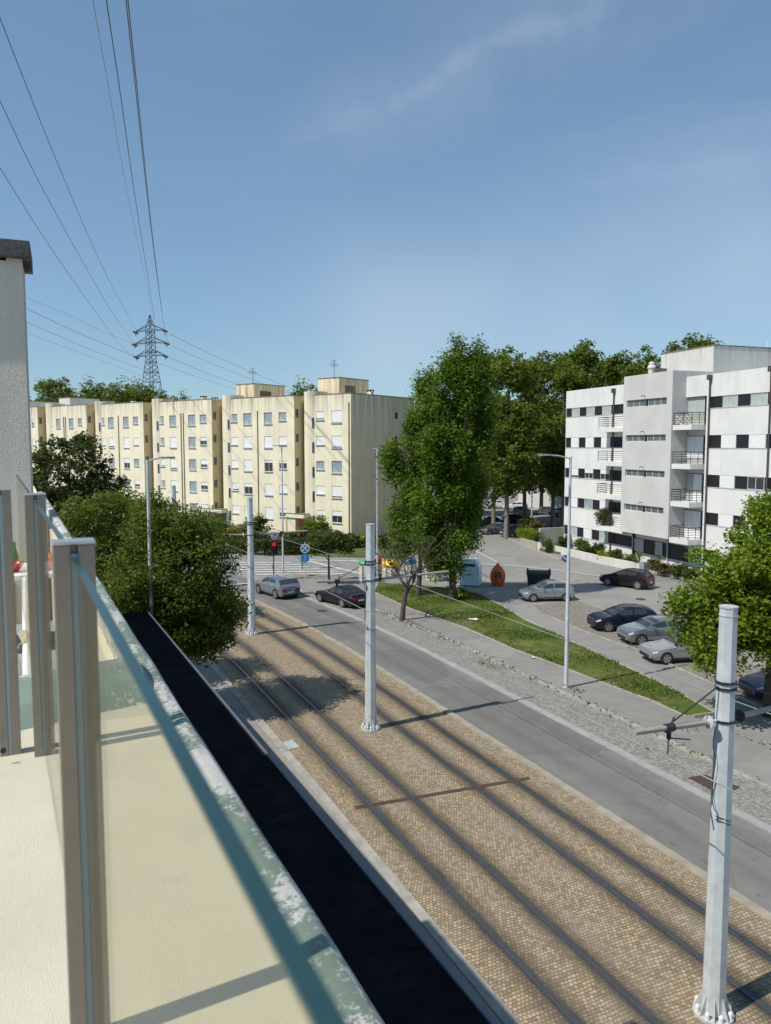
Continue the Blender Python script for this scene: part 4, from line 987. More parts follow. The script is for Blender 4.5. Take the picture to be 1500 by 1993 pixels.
# coping: slightly wavy slab
mb = MB(); n_ = 60; vs = []
for j in range(n_ + 1):
    y = -3 + 18 * j / n_; e = .0018 * math.sin(y * 7) + .0012 * math.sin(y * 17 + 1)
    for (x, z) in ((xi, zL - .13), (xi + e * .5, zL + .012), (xo - .02, zL + .022), (xo + e, zL - .0), (xo + e, zL - .13)): vs.append(W(x, y, z))
mb.add(vs, [(j * 5 + i, j * 5 + i + 1, j * 5 + 6 + i, j * 5 + 5 + i) for j in range(n_) for i in range(4)]); mb.build('coping', 'green_flake', t, world=True, smooth=60)
# raised green kerb across the ledge, with a rounded top
ka = [G(172, 1418, zL), G(283, 1372, zL)]
def across_kerb():
    mb = MB(); m_ = 14; vs = []
    for i in range(m_ + 1):
        f_ = i / m_; x = -.75 + (xi + .75) * f_; y0 = 2.30 + .10 * math.sin(f_ * 2.2) + .16 * max(0, f_ - .62) * 2
        for k in range(9):
            g = k / 8; vs.append(W(x, y0 + .62 * g, zL + .075 * math.sin(math.pi * min(1, g * 1.15 + .03)) ** .7 - .004 if 0 < g < 1 else zL - .01))
    mb.add(vs, [(i * 9 + k, i * 9 + k + 1, (i + 1) * 9 + k + 1, (i + 1) * 9 + k) for i in range(m_) for k in range(8)])
    return mb.build('cross_kerb', 'green_kerb', t, world=True, smooth=True)
across_kerb()
yB = G(180, 1196, zT).dot(DB)
mb = MB(); mb.box((-6, 2.95, zT - .049), (xo - .111, yB, zT), TB); mb.build('terrace_floor', 'slab_grey', t, world=True)
mb = MB(); mb.box((-6, yB, zT - .05), (xo - .111, yB + .15, zT + .62), TB); mb.build('terrace_wall', 'beige', t, world=True)
# lower black felt roof with a metal drip edge
zb_ = EYE.z - 6.5
f0, f1 = G(285, 1190, zb_), G(952, 1993, zb_); l0 = G(150, 1190, zb_)
dE = (f1 - f0).normalized(); f2 = f1 + dE * 9
nE = Vector((dE.y, -dE.x, 0)); nE = nE if nE.x < 0 else -nE
mb = MB(); q = [f0, f2, f2 + nE * 4.2, f0 + nE * 4.2]; mb.prism([(p.x, p.y) for p in q], zb_ - .16, zb_); mb.build('canopy_roof', 'bitumen', t, world=True)
q = [f0 - nE * .004, f2 - nE * .004, f2 - nE * .05, f0 - nE * .05]
mb = MB(); mb.prism([(p.x, p.y) for p in q], zb_ - .20, zb_ + .035); mb.build('drip_edge', mat('lead_edge', (.16, .18, .22), .6, .2, 5, metal=.3), t, world=True)

# chimney stack / stair head on the left
D0 = 8.6; c0 = PD(57, 868, D0); zs_t = PD(52, 517, D0).z; z_cap0 = PD(52, 512, D0).z; z_cap1 = PD(52, 484, D0).z
cx = acr(c0); cy = c0.dot(DB)
_a = R(3)
TBS = lambda q: TB((cx + (q[0] - cx) * math.cos(_a) + (q[1] - cy) * math.sin(_a), cy - (q[0] - cx) * math.sin(_a) + (q[1] - cy) * math.cos(_a), q[2]))
t = thing('chimney_stack', 'tall rough stucco chimney stack with a dark mossy cap slab', 'chimney', W(cx - 1, cy + .5, zT - .2))
mb = MB(); mb.box((cx - 4.2, cy, zT - .3), (cx, cy + .70, zs_t), TBS); mb.build('stack', 'stucco', t, world=True)
mb = MB(); wpx = .155
for x in (cx - wpx - .0, cx - 1.9, cx - 4.1): mb.box((x, cy + .002, zs_t), (x + wpx, cy + .16, z_cap0 + .0), TBS); mb.box((x, cy + .54, zs_t), (x + wpx, cy + .698, z_cap0), TBS)
mb.build('vent_post', 'stucco', t, world=True)
mb = MB(); mb.box((cx - 3.9, cy + .35, zs_t), (cx - .25, cy + .52, z_cap0), TBS); mb.build('flue', 'void', t, world=True)
mb = MB(); n_ = 10; mb.box((cx - 4.4, cy - .11, z_cap0 + .001), (cx + .085, cy + .80, z_cap1 + .02), TBS); mb.build('cap', 'capstone', t, world=True, bevel=.008)

# glass railing
ht = .145; zg = EYE.z - ht
g1 = PD(145, 1085, 1.0); gx = acr(g1); gy1 = g1.dot(DB); g2 = PD(69, 985, 2.0); gy2 = g2.dot(DB)
gx2 = acr(g2)
posts = [(gy1, 'aluminium railing post nearest the camera, with a shiny cap'), (gy2, 'aluminium railing post in the middle, in front of the stucco stack')]
def rail_post(y, lab, x=gx, zbot=zL - .02, ztop=EYE.z - .128, plate=False):
    t = thing('railing_post', lab, 'post', W(x, y, zbot), 0, 'glass railing posts'); mb = MB(); hw = .0255
    mb.box((x - hw, y, zbot), (x - .0045, y + .034, ztop), TB); mb.box((x + .0045, y, zbot), (x + hw, y + .034, ztop), TB); mb.box((x - .0048, y + .016, zbot), (x + .0048, y + .034, ztop - .001), TB)
    mb.build('profile', 'post', t, world=True, bevel=.0012)
    mb = MB(); mb.box((x - .0042, y + .003, zbot + .001), (x + .0042, y + .0155, ztop - .012), TB); mb.build('glazing_strip', 'gasket', t, world=True)
    mb = MB(); mb.box((x - hw - .001, y - .002, ztop + .0005), (x + hw + .001, y + .037, ztop + .005), TB); mb.build('cap', 'post_cap', t, world=True, bevel=.0015)
    return t
rail_post(*posts[0]); rail_post(*posts[1], x=gx2)
p3 = PD(0, 955, 2.0); rp = rail_post(p3.dot(DB), 'aluminium railing post at the left edge, bolted to the ledge', acr(p3) - .001, EYE.z - 1.06, PD(0, 955, 2.0).z)
mb = MB()
for yy in (1460, 1510, 1636):
    q = PD(6, yy, 1.997); mb.lathe([(.0075, -.006), (.0075, .0), (.004, .001)], 10, (acr(q), q.dot(DB), q.z), 'y')
vs = [W(*p) for p in mb.v]; mb.v = [tuple(p) for p in vs]; mb.build('bolt', 'dark_steel', rp, world=True)
# plate behind the left post (cream upstand it is bolted to)
mb = MB(); q = PD(110, 1700, 2.03); mb.box((acr(p3) - .5, p3.dot(DB) + .036, zL - .5), (gx - .03, p3.dot(DB) + .10, zL - .003), TB); mb.build('upstand', 'membrane', NB_T, world=True)
def pane(y0, y1, lab, x0=gx, x1=gx):
    TP = lambda q: TB((q[0] + x0 + (x1 - x0) * (q[1] - y0) / (y1 - y0), q[1], q[2]))
    t = thing('glass_panel', lab, 'glass panel', W(gx, y0, zL), 0, 'glass railing panels')
    mb = MB(); mb.box((-.0036, y0, zL + .03), (.0036, y1, zg - .0015), TP); mb.build('pane', 'glass', t, world=True)
    mb = MB(); mb.box((-.0038, y0, zg - .001), (.0038, y1, zg + .0015), TP); mb.build('top_edge', 'glass_edge', t, world=True)
    return t
pane(-.9, gy1 - .001, 'clear glass railing panel closest to the camera, its green edge blurred')
pane(gy1 + .036, gy2 - .001, 'clear glass railing panel between the nearest and middle posts', gx, gx2)
pane(gy2 + .036, gy2 + 2.05, 'clear glass railing panel beyond the middle post', gx2, gx2 + (gx2 - gx) * 2.01 / (gy2 - gy1))
# things on the neighbouring, lower terrace
ACV = Vector((DB.y, -DB.x, 0))
c = PD(60, 1122, 7.4); tz = c.z + .02; ty = c.dot(DB); tx = acr(c); tr_x = acr(PD(103, 1118, 7.4))
t = thing('garden_table', 'white plastic table on the terrace beside the stucco stack', 'table', W(tx, ty, zT))
mb = MB(); mb.box((tx - 1.2, ty, tz - .05), (tr_x, ty + .85, tz), TB); mb.build('tabletop', 'tablewhite', t, world=True, bevel=.008)
for (x, y) in ((acr(PD(46, 1118, 7.4)), ty + .08), (tx - 1.1, ty + .08), (tr_x - .07, ty + .78)):
    mb = MB(); mb.box((x - .03, y - .03, zT + .002), (x + .03, y + .03, tz - .051), TB); mb.build('leg', 'tablewhite', t, world=True)
zz = tz + .001
p = PD(30, 1114, 7.75); mb = MB(); x, y = p.x, p.y
mb.lathe([(.028, zz), (.037, zz + .01), (.037, zz + .13), (.030, zz + .165), (.015, zz + .20), (.013, zz + .255), (.016, zz + .257), (.016, zz + .27), (.006, zz + .272)], 16, (x, y, 0)); solo(mb, 'bottle', 'bottle', 'green glass bottle standing on the white terrace table', 'bottle', smooth=True)
p = PD(26, 1114, 7.55); mb = MB(); x, y = p.x, p.y; n_ = 20
prof = [(.03, 0), (.045, .006), (.085, .05), (.105, .095), (.098, .095), (.075, .05), (.02, .02)]
mb.lathe([(r_, zz + h_) for r_, h_ in prof], n_, (x, y, 0)); solo(mb, 'bowl', 'redbowl', 'glossy red bowl in front of the green bottle on the terrace table', 'bowl', smooth=True)
p = PD(92, 1112, 7.7); mb = MB(); vs = []; n_ = 16
for j in range(7):
    for i in range(n_):
        a = 2 * math.pi * i / n_; r_ = [.10, .125, .13, .115, .09, .05, .015][j] * (1 + .16 * math.sin(a * 5 + j)); vs.append((p.x + r_ * math.cos(a), p.y + r_ * .8 * math.sin(a), zz + j * .030 + .012 * math.sin(a * 3 + j)))
mb.add(vs, [(j * n_ + i, j * n_ + (i + 1) % n_, (j + 1) * n_ + (i + 1) % n_, (j + 1) * n_ + i) for j in range(6) for i in range(n_)] + [tuple(range(6 * n_, 7 * n_))])
solo(mb, 'bag', 'orangebag', 'crumpled orange and red bag on the terrace table by the railing posts', 'bag', smooth=True)
mb = MB(); vs = []
for i in range(25):
    f_ = i / 24; top = PD(8 + 16 * f_, 1215 + 30 * f_, 6.6); bot = PD(12 + 32 * f_, 1328, 5.9); o_ = FWD * (.025 * math.cos(i * 1.57)); vs += [top + o_, bot + o_]
mb.add(vs, [(2 * i, 2 * i + 1, 2 * i + 3, 2 * i + 2) for i in range(24)]); o = solo(mb, 'corrugated_sheet', 'corrug', 'small grey corrugated sheet leaning under the white table', 'sheet')
sm = o.modifiers.new('solid', 'SOLIDIFY'); sm.thickness = .006
a_, b_ = PD(50, 1125, 6.3), PD(51.5, 1345, 5.85)
mb = MB(); mb.tube([a_, b_], [.028, .028], 10); solo(mb, 'white_pole', 'tablewhite', 'white upright pole standing beside the middle railing post', 'pole', smooth=True)
pts = [PD(33, 1232, 6.0), PD(43, 1226, 6.0), PD(55, 1228, 6.0), PD(53, 1240, 6.0), PD(43, 1256, 6.0), PD(41, 1247, 6.0)]; c = PD(46, 1238, 6.0)
back = [p + FWD * .06 for p in pts]; mb = MB()
mb.add(pts + back, [tuple(range(6)), tuple(range(6, 12))[::-1]] + [(i, (i + 1) % 6, 6 + (i + 1) % 6, 6 + i) for i in range(6)])
t = thing('dustpan', 'cream dustpan with a wooden handle hanging beside the white pole', 'dustpan', c)
mb.build('pan', 'creamplastic', t, world=True); mb = MB(); mb.tube([PD(42, 1253, 6.01), PD(33, 1268, 6.01)], .018, 8); mb.build('handle', 'bay', t, world=True)
mb = MB(); a_ = PD(9, 1135, 8.6); b_ = PD(34, 1230, 8.6); mb.box((acr(a_) - .3, a_.dot(DB), zT + .002), (acr(b_), a_.dot(DB) + .35, a_.z), TB); solo(mb, 'shaded_wall_block', 'beige', 'ochre piece of shaded wall behind the table legs on the terrace', 'box')  # added block standing in for the shaded wall behind the table
# ------------------------------------------------------------------ tram masts, wires
XM = 12.3
def tram_mast(Y, label, arms=True):
    x = XM + cshift(Y); rz = -math.atan((cshift(Y + .5) - cshift(Y - .5))) * -1
    t = thing('tram_mast', label, 'mast', (x, Y, 0), rz if abs(rz) > 1e-6 else 0, 'tram masts between the tracks')
    mb = MB(); H = 8.45; ng = 10
    mb.tube([(0, 0, .10), (0, 0, .5), (0, 0, H)], [.245, .235, .175], 8); mb.build('pole', 'galv', t)
    mb = MB(); mb.tube([(0, 0, H + .001), (0, 0, H + .03)], [.188, .188], 8); mb.tube([(0, 0, H - .16), (0, 0, H - .14)], [.186, .186], 8); mb.build('cap', 'galv_cap', t)
    mb = MB(); mb.lathe([(.40, .012), (.40, .07), (.2, .071)], 16)
    for k in range(8):
        a = 2 * math.pi * k / 8; c, s_ = math.cos(a), math.sin(a)
        T = lambda q, c=c, s_=s_: Vector((q[0] * c - q[1] * s_, q[0] * s_ + q[1] * c, q[2]))
        mb.add([T((.22, -.012, .087)), T((.39, -.012, .072)), T((.225, -.012, .48)), T((.22, .012, .087)), T((.39, .012, .072)), T((.225, .012, .48))], [(0, 1, 2), (5, 4, 3), (0, 3, 4, 1), (1, 4, 5, 2), (2, 5, 3, 0)])
    mb.build('base_flange', 'galv_cap', t)
    for k in range(8):
        a = 2 * math.pi * (k + .5) / 8; mb = MB(); mb.lathe([(.045, .087), (.045, .2), (.03, .225)], 8, (.335 * math.cos(a), .335 * math.sin(a), -.015)); mb.build('bolt_cap', 'tablewhite', t)
    for z in (6.85, 7.0, 6.18):
        pass
    for z in (6.95, 6.83, 6.17): mb = MB(); mb.tube([(0, 0, z), (0, 0, z + .045)], [.218, .218], 8); mb.build('clamp_band', 'dark_steel', t)
    if arms:
        for sgn, ln, rod in ((-1, 2.3, 1.45), (1, 3.6, 1.95)):
            zA = 6.2; a0 = Vector((sgn * .22, 0, zA)); a1 = Vector((sgn * ln, 0, zA + .10))
            mb = MB(); mb.tube([a0.lerp(a1, .07), a1], .055, 8); o = mb.build('bracket_arm', 'armwood', t, smooth=True)
            mb = MB(); mb.lathe([(.03, sgn * .22), (.03, sgn * .40), (.13, sgn * .41), (.13, sgn * .44), (.06, sgn * .45), (.06, sgn * .5)], 12, (0, 0, zA + .012), 'x'); mb.build('insulator', 'insul' if sgn > 0 else 'frame', o)
            s1 = Vector((sgn * .2, 0, 6.9)); s2 = a0.lerp(a1, (rod - .22) / (ln - .22)) + Vector((0, 0, .06))
            mb = MB(); mb.tube([s1, s2], .016, 5); mb.build('stay_rod', 'dark_steel', t)
            mb = MB(); c = s2 - Vector((0, 0, .06)); mb.tube([c + Vector((-.10, 0, 0)), c + Vector((.10, 0, 0))], .085, 8); mb.tube([c, c + Vector((0, 0, -.22))], .045, 6); mb.tube([c + Vector((0, 0, -.2)), c + Vector((-sgn * .45, -.1, -.27))], .014, 5)
            mb.tube([c + Vector((0, -.0, -.2)), c + Vector((sgn * .18, -.15, -.42))], .02, 5); mb.tube([c + Vector((.06, 0, .08)), c + Vector((.12, 0, .2))], .02, 5)
            mb.build('wire_clamp', 'dark_steel', t)
    mb = MB(); pts = []
    for i in range(25):
        z = 6.1 - 1.9 * i / 24; pts.append((-.27 + .012 * math.sin(i * .9) + (.06 if i > 21 else 0), -.02 + .03 * math.sin(i * .5) - (.06 * max(0, i - 18) / 6), z))
    mb.tube(pts, .009, 5)
    mb.tube([(.23, -.06, 4.12), (0, -.235, 4.2), (-.24, -.08, 4.3)], .009, 5); mb.tube([(.23, -.06, 4.05), (0, -.235, 4.13), (-.24, -.08, 4.23)], .009, 5)
    mb.build('cable', 'dark_steel', t)
    return t
tram_mast(10.72, 'nearest grey octagonal tram mast at the bottom right, cut by the frame edge')
tram_mast(28.3, 'grey octagonal tram mast in the middle of the picture with both arms in full view')
tram_mast(46.0, 'grey octagonal tram mast in front of the silver suv')
tram_mast(62.5, 'farthest grey tram mast, its top just showing behind the leafy street tree')
def along(x, z, y0=-8, y1=92, sag=.0, sup=(11.35, 28.75, 46.3, 62.5)):
    pts = []
    for i in range(101):
        y = y0 + (y1 - y0) * i / 100; ph = (y - 11.35) / 17.4 % 1.0; pts.append((x + cshift(y), y, z - sag * 4 * ph * (1 - ph)))
    return pts
for x, lab in ((10.35, 'contact wire over the left tram track'), (14.1, 'contact wire over the right tram track')):
    mb = MB(); mb.tube(along(x, 5.92), .013, 5); solo(mb, 'contact_wire', 'wire_pale', lab, 'wire', 'overhead tram wires')
# ------------------------------------------------------------------ street lamps
def street_lamp(loc, H, ang, arm, label, r0=.105):
    t = thing('street_lamp', label, 'street lamp', loc, ang, 'grey street lamps'); mb = MB()
    mb.tube([(0, 0, -.05), (0, 0, 1.2), (0, 0, H)], [r0, r0 * .92, r0 * .55], 12); mb.build('pole', 'galv', t, smooth=True)
    mb = MB(); mb.tube([(-.03, 0, H - .1), (arm * .6, 0, H + .03), (arm, 0, H + .06)], .035, 8); mb.build('arm', 'galv', t)
    mb = MB(); h = arm; prof = [(0, .05), (.08, .13), (.3, .15), (.6, .11), (.68, .05)]
    vs = []
    for (x, w_) in prof: vs += [(h + x, -w_, H + .04), (h + x, w_, H + .04), (h + x, w_ * .8, H + .12), (h + x, -w_ * .8, H + .12)]
    n = len(prof); mb.add(vs, [(i * 4 + k, i * 4 + (k + 1) % 4, i * 4 + 4 + (k + 1) % 4, i * 4 + 4 + k) for i in range(n - 1) for k in range(4)] + [(0, 1, 2, 3), tuple((n - 1) * 4 + k for k in range(4))])
    mb.build('lamp_head', 'slab_grey', t)
    mb = MB(); mb.box((-.11, -.11, -.05), (.11, .11, .02)); mb.build('base_plate', 'galv', t)
    return t
pL = PD(286, 868, 30.75); street_lamp((pL.x, pL.y, .12), PD(284, 895, 30.75).z - .12, math.pi * .06, .45, 'grey street lamp in front of the cherry tree on the left')
p = G(1101, 1338, .115); street_lamp(p, 11.0, math.pi + R(2), 1.15, 'grey street lamp on the footpath beside the grass verge')
p = G(551, 1132); street_lamp(p, 11.55, math.pi * .95, .1, 'grey street lamp behind the silver suv', .09)
p = G(734, 1122); street_lamp(p, 11.3, math.pi * .5, .1, 'thin grey street lamp rising behind the middle tram mast', .085)
p = G(1297, 1118); street_lamp(p, 11.0, math.pi, .6, 'grey street lamp in front of the white apartment balconies', .085)
p = G(1034, 1033); street_lamp(p, 9.0, math.pi, .6, 'dark slim lamp post among the plane trees in the car park', .10)
# ------------------------------------------------------------------ signals and signs
def facing(p): return math.atan2(p.y, p.x) - math.pi / 2
def disc(mb, c, r, d0, d1, n=28):     # local: faces -y
    vs = []; k = n
    for y in (d0, d1): vs += [(c[0] + r * math.cos(2 * math.pi * i / n), y, c[1] + r * math.sin(2 * math.pi * i / n)) for i in range(n)]
    mb.add(vs, [tuple(range(n)), tuple(range(n, 2 * n))[::-1]] + [(i, (i + 1) % n, n + (i + 1) % n, n + i) for i in range(n)])
def bar(mb, c, ln, wd, ang, y0, y1):
    ca_, sa = math.cos(ang), math.sin(ang)
    T = lambda q: Vector((c[0] + q[0] * ca_ - q[2] * sa, q[1], c[1] + q[0] * sa + q[2] * ca_)); mb.box((-ln / 2, y0, -wd / 2), (ln / 2, y1, wd / 2), T)
# no-stopping + blue sign
p = G(594, 1152, .1); t = thing('no_stopping_sign', 'two round blue traffic signs on one thin post at the pavement corner', 'traffic sign', p, facing(p))
mb = MB(); mb.tube([(0, 0, -.05), (0, 0, 3.95)], .035, 8); mb.build('post', 'galv', t)
zA, zB = PD(594, 1065, 61.3).z - .1, PD(594, 1083.5, 61.3).z - .1
mb = MB(); disc(mb, (0, zA), .36, -.075, -.045); o = mb.build('sign_plate', 'sign_white', t)
mb = MB(); disc(mb, (0, zA), .285, -.080, -.074); mb.build('blue_field', 'sign_blue', o)
mb = MB(); bar(mb, (0, zA), .57, .07, R(45), -.086, -.079); bar(mb, (0, zA), .57, .07, R(-45), -.0875, -.079); mb.build('cross', 'sign_white', o)
mb = MB(); disc(mb, (0, zB), .35, -.075, -.045); o = mb.build('sign_plate', 'sign_blue2', t); mb = MB(); bar(mb, (0, zB - .02), .52, .085, R(90), -.081, -.074); mb.build('arrow', mat('pale_arrow', (.16, .36, .60), .4, .05, 3), o)
mb = MB(); mb.box((-.37, -.09, zB - .37), (-.22, -.078, zB - .08)); mb.build('sticker', mat('teal_sticker', (.10, .42, .48), .5, .05, 3), o)
# no-parking sign, right
p = G(1099, 1133); t = thing('no_parking_sign', 'small round blue no-parking sign beside the tall lamp post', 'traffic sign', p, facing(p))
zA = PD(1097, 1086, 66).z; mb = MB(); mb.tube([(0, 0, -.05), (0, 0, zA + .25)], .03, 8); mb.build('post', 'galv', t)
mb = MB(); disc(mb, (0, zA), .31, -.07, -.04); o = mb.build('sign_plate', mat('faded_red_ring', (.30, .10, .22), .5, .1, 3), t); mb = MB(); disc(mb, (0, zA), .265, -.075, -.069); mb.build('blue_field', 'sign_blue', o)
mb = MB(); bar(mb, (0, zA), .52, .07, R(-45), -.081, -.074); mb.build('slash', 'sign_white', o)
# traffic light with turn sign
def signal_head(t, x, z, lit=None, n=3, w_=.42, h=1.25):
    mb = MB(); mb.box((x - w_ / 2, -.16, z - h / 2), (x + w_ / 2, .10, z + h / 2)); o = mb.build('signal_head', 'sigblack', t, bevel=.03)
    for k in range(n):
        zz = z + h / 2 - h * (k + .5) / n; r_ = min(w_, h / n) * .30
        mb = MB(); disc(mb, (x, zz), r_, -.185, -.161); mb.build('lens', 'lit_red' if lit == k else 'unlit', o)
        mb = MB(); m_ = 12
        vs = [(x + (r_ + .02) * math.cos(math.pi * i / m_), y, zz + (r_ + .02) * math.sin(math.pi * i / m_)) for y in (-.16, -.36) for i in range(m_ + 1)]
        mb.add(vs, [(i, i + 1, m_ + 2 + i, m_ + 1 + i) for i in range(m_)]); mb.build('visor', 'sigblack', o)
    return o
p = G(533, 1131); D = (p - EYE).dot(FWD); t = thing('traffic_light', 'traffic light showing red under a round grey turn sign', 'traffic light', p, facing(p)); zz = lambda y: PD(533, y, D).z
mb = MB(); mb.tube([(0, .0, -.05), (0, .0, zz(1034))], .055, 8); mb.build('post', 'dark_steel', t)
h_ = zz(1051.5) - zz(1077.5); signal_head(t, .05, (zz(1051.5) + zz(1077.5)) / 2, 0, 2, .56, h_)
mb = MB(); mb.box((-.11, -.13, zz(1106)), (.05, .0, zz(1097))); mb.build('push_button', 'rust', t)
zA = zz(1041.5); mb = MB(); disc(mb, (.1, zA), .36, -.11, -.075); o = mb.build('sign_plate', mat('faded_ring', (.33, .27, .27), .5, .2, 4), t)
mb = MB(); disc(mb, (.1, zA), .30, -.115, -.109); mb.build('sign_face', mat('faded_face', (.36, .33, .36), .5, .15, 4), o)
mb = MB(); bar(mb, (.04, zA - .07), .26, .075, R(90), -.121, -.114); bar(mb, (.11, zA + .075), .20, .07, 0, -.1215, -.114)
mb.add([(.20, -.121, zA + .16), (.20, -.121, zA - .01), (.30, -.121, zA + .075), (.20, -.114, zA + .16), (.20, -.114, zA - .01), (.30, -.114, zA + .075)], [(0, 1, 2), (5, 4, 3), (0, 3, 4, 1), (1, 4, 5, 2), (2, 5, 3, 0)]); mb.build('arrow', 'sign_black', o)
p = G(588, 1108); D = (p - EYE).dot(FWD); t = thing('traffic_light', 'traffic light with a dark red octagonal stop sign, in front of the cream entrance', 'traffic light', p, facing(p)); zz = lambda y: PD(588, y, D).z
mb = MB(); mb.tube([(0, 0, -.05), (0, 0, zz(1010))], .05, 8); mb.build('post', 'dark_steel', t)
signal_head(t, .38, (zz(1026) + zz(1050)) / 2, None, 3, .40, zz(1026) - zz(1050))
signal_head(t, -.30, zz(1039), 0, 1, .42, .42)
mb = MB(); disc(mb, (0, zz(1014.5)), .30, -.09, -.06, 8); mb.build('stop_sign', mat('stop_sign_back', (.22, .03, .045), .5, .1, 4), t)
# ------------------------------------------------------------------ containers
p = G(922, 1140); p += Vector((0, .5, 0)); t = thing('clothes_container', 'pale blue clothes donation container with a dark slot', 'container', p, facing(p) - .20)
mb = MB(); w_, d_, h_ = .80, .62, 2.18
prof = [(.05, 1.0), (.06, 1.0), (1.55, 1.0), (2.0, .74), (2.12, .66), (2.2, .64)]
vs = []
for (z, s_) in prof:
    for (x, y) in ((-1, -1), (1, -1), (1, 1), (-1, 1)): vs.append((x * w_ * (s_ if x > -2 else 1), y * d_ * (1 if z < 1.6 else s_ + .15), z))
mb.add(vs, [(i * 4 + k, i * 4 + (k + 1) % 4, i * 4 + 4 + (k + 1) % 4, i * 4 + 4 + k) for i in range(5) for k in range(4)] + [(0, 1, 2, 3), (20, 21, 22, 23)]); mb.build('body', 'sky_blue', t, bevel=.03)
mb = MB(); T = lambda q: Vector((q[0], q[1] - .001, q[2])); mb.add([(-.46, -.632, 1.62), (.46, -.632, 1.62), (.46, -.600, 1.86), (-.46, -.600, 1.86), (-.46, -.50, 1.62), (.46, -.50, 1.62), (.46, -.45, 1.86), (-.46, -.45, 1.86)], [(0, 1, 2, 3), (4, 5, 6, 7), (0, 1, 5, 4), (1, 2, 6, 5), (2, 3, 7, 6), (3, 0, 4, 7)]); mb.build('slot', mat('slot_blue', (.03, .09, .17), .4, .2, 3), t)
mb = MB(); mb.box((-.50, -.66, 1.87), (.50, -.50, 1.93)); mb.build('slot_hood', 'sky_blue', t)
mb = MB(); a_ = [(.20 * math.sin(x) ** 3, -.6245, 1.28 + .16 * (math.cos(x) - .4 * math.cos(2 * x) - .2 * math.cos(3 * x))) for x in [2 * math.pi * i / 24 for i in range(24)]]; mb.poly(a_); mb.build('emblem', mat('pale_pink', (.58, .52, .56), .6, .05, 3), t)
mb = MB(); mb.box((-.36, -.6255, .92), (.36, -.6205, 1.0)); mb.build('lettering', mat('pale_lettering', (.30, .52, .58), .6, .6, 30), t)
mb = MB(); mb.box((-.78, -.6, .0), (.78, .6, .05)); mb.build('base', 'blackplastic', t)
p = G(972, 1140); p += Vector((0, .3, 0)); t = thing('oil_container', 'orange drop-shaped recycling container with a dark opening', 'container', p, facing(p))
prof = [(.42, 0), (.50, .12), (.60, .42), (.645, .72), (.62, 1.0), (.53, 1.28), (.38, 1.5), (.22, 1.66), (.10, 1.8), (.02, 1.9)]
mb = MB(); mb.lathe(prof, 24); mb.build('body', 'orange', t, smooth=True)
mb = MB(); vs = []; 
for z in (.72, .9, 1.1, 1.34):
    r_ = np.interp(z, [q[1] for q in prof], [q[0] for q in prof]) + .006
    for i in range(7): a = -math.pi / 2 + (i / 6 - .5) * 1.05 * (1 if z > .8 else .8) + .03; vs.append((r_ * math.cos(a), r_ * math.sin(a), z))
mb.add(vs, [(j * 7 + i, j * 7 + i + 1, j * 7 + 8 + i, j * 7 + 7 + i) for j in range(3) for i in range(6)]); mb.build('hatch', 'blackplastic', t)
mb = MB(); mb.box((-.03, -.70, .66), (.10, -.61, .86)); mb.build('handle', 'orange', t)
p = G(1052, 1143); p += Vector((.2, .6, 0)); t = thing('dumpster', 'dark rubbish dumpster behind the silver hatchback', 'dumpster', p, facing(p))
mb = MB(); vs = []
for (z, s_) in ((.18, .86), (.3, .92), (1.0, 1.0)): vs += [(-.95 * s_, -.55 * s_, z), (.95 * s_, -.55 * s_, z), (.95 * s_, .55 * s_, z), (-.95 * s_, .55 * s_, z)]
mb.add(vs, [(i * 4 + k, i * 4 + (k + 1) % 4, i * 4 + 4 + (k + 1) % 4, i * 4 + 4 + k) for i in range(2) for k in range(4)] + [(3, 2, 1, 0)]); mb.box((-1.0, -.6, 1.0), (1.0, .6, 1.06)); mb.build('body', 'dumpster', t, bevel=.03)
mb = MB(); m_ = 10; vs = [(x, -.6 * math.cos(math.pi * i / m_), 1.06 + .26 * math.sin(math.pi * i / m_)) for x in (-.98, .98) for i in range(m_ + 1)]
mb.add(vs, [(i, i + 1, m_ + 2 + i, m_ + 1 + i) for i in range(m_)] + [tuple(range(m_ + 1)), tuple(range(m_ + 1, 2 * m_ + 2))[::-1]]); mb.build('lid', 'dumpster', t, smooth=True)
for x in (-.9, .9):
    mb = MB(); mb.box((x - .09, -.5, 1.062), (x + .09, .5, 1.40)); mb.build('lid_end', 'dumpster', t, bevel=.05)
    for y in (-.4, .4): mb = MB(); mb.lathe([(.02, -.05), (.09, -.045), (.09, .045), (.02, .05)], 12, (x * .85, y, .09), 'x'); mb.build('wheel', 'tyre', t)
def recycling_bin(px, D, lid, label, r=.66, lh=.42, bh=1.0):
    p = PD(px, 1000, D); p.z = 0.1; t = thing('recycling_bin', label, 'recycling bin', p, facing(p), 'recycling bins on the grass corner'); mb = MB()
    mb.lathe([(r * .92, -.1), (r * .96, .1), (r, bh * .5), (r * .95, bh)], 20); mb.build('body', 'binbody', t, smooth=True)
    mb = MB(); mb.lathe([(r * 1.02, bh + .002), (r * 1.06, bh + .06), (r * .98, bh + lh * .55), (r * .7, bh + lh * .86), (r * .35, bh + lh), (.02, bh + lh * 1.03)], 20); o = mb.build('lid', lid, t, smooth=True)
    mb = MB(); mb.lathe([(.13, -r * 1.02), (.16, -r * .92), (.16, -r * .7)], 12, (0, 0, bh + lh * .5), 'y'); mb.build('opening', 'blackplastic', o)
    for s_ in (-.5, 0, .5):
        mb = MB(); a = -math.pi / 2 + s_; mb.box((r * 1.0 * math.cos(a) - .05, r * 1.0 * math.sin(a) - .05, .0), (r * 1.0 * math.cos(a) + .05, r * 1.0 * math.sin(a) + .05, bh - .05)); mb.build('slat', 'tablewhite' if s_ == 0 else 'slab_grey', t)
    return t
recycling_bin(712, 68.5, 'lidg', 'cream recycling bin with a green domed lid')
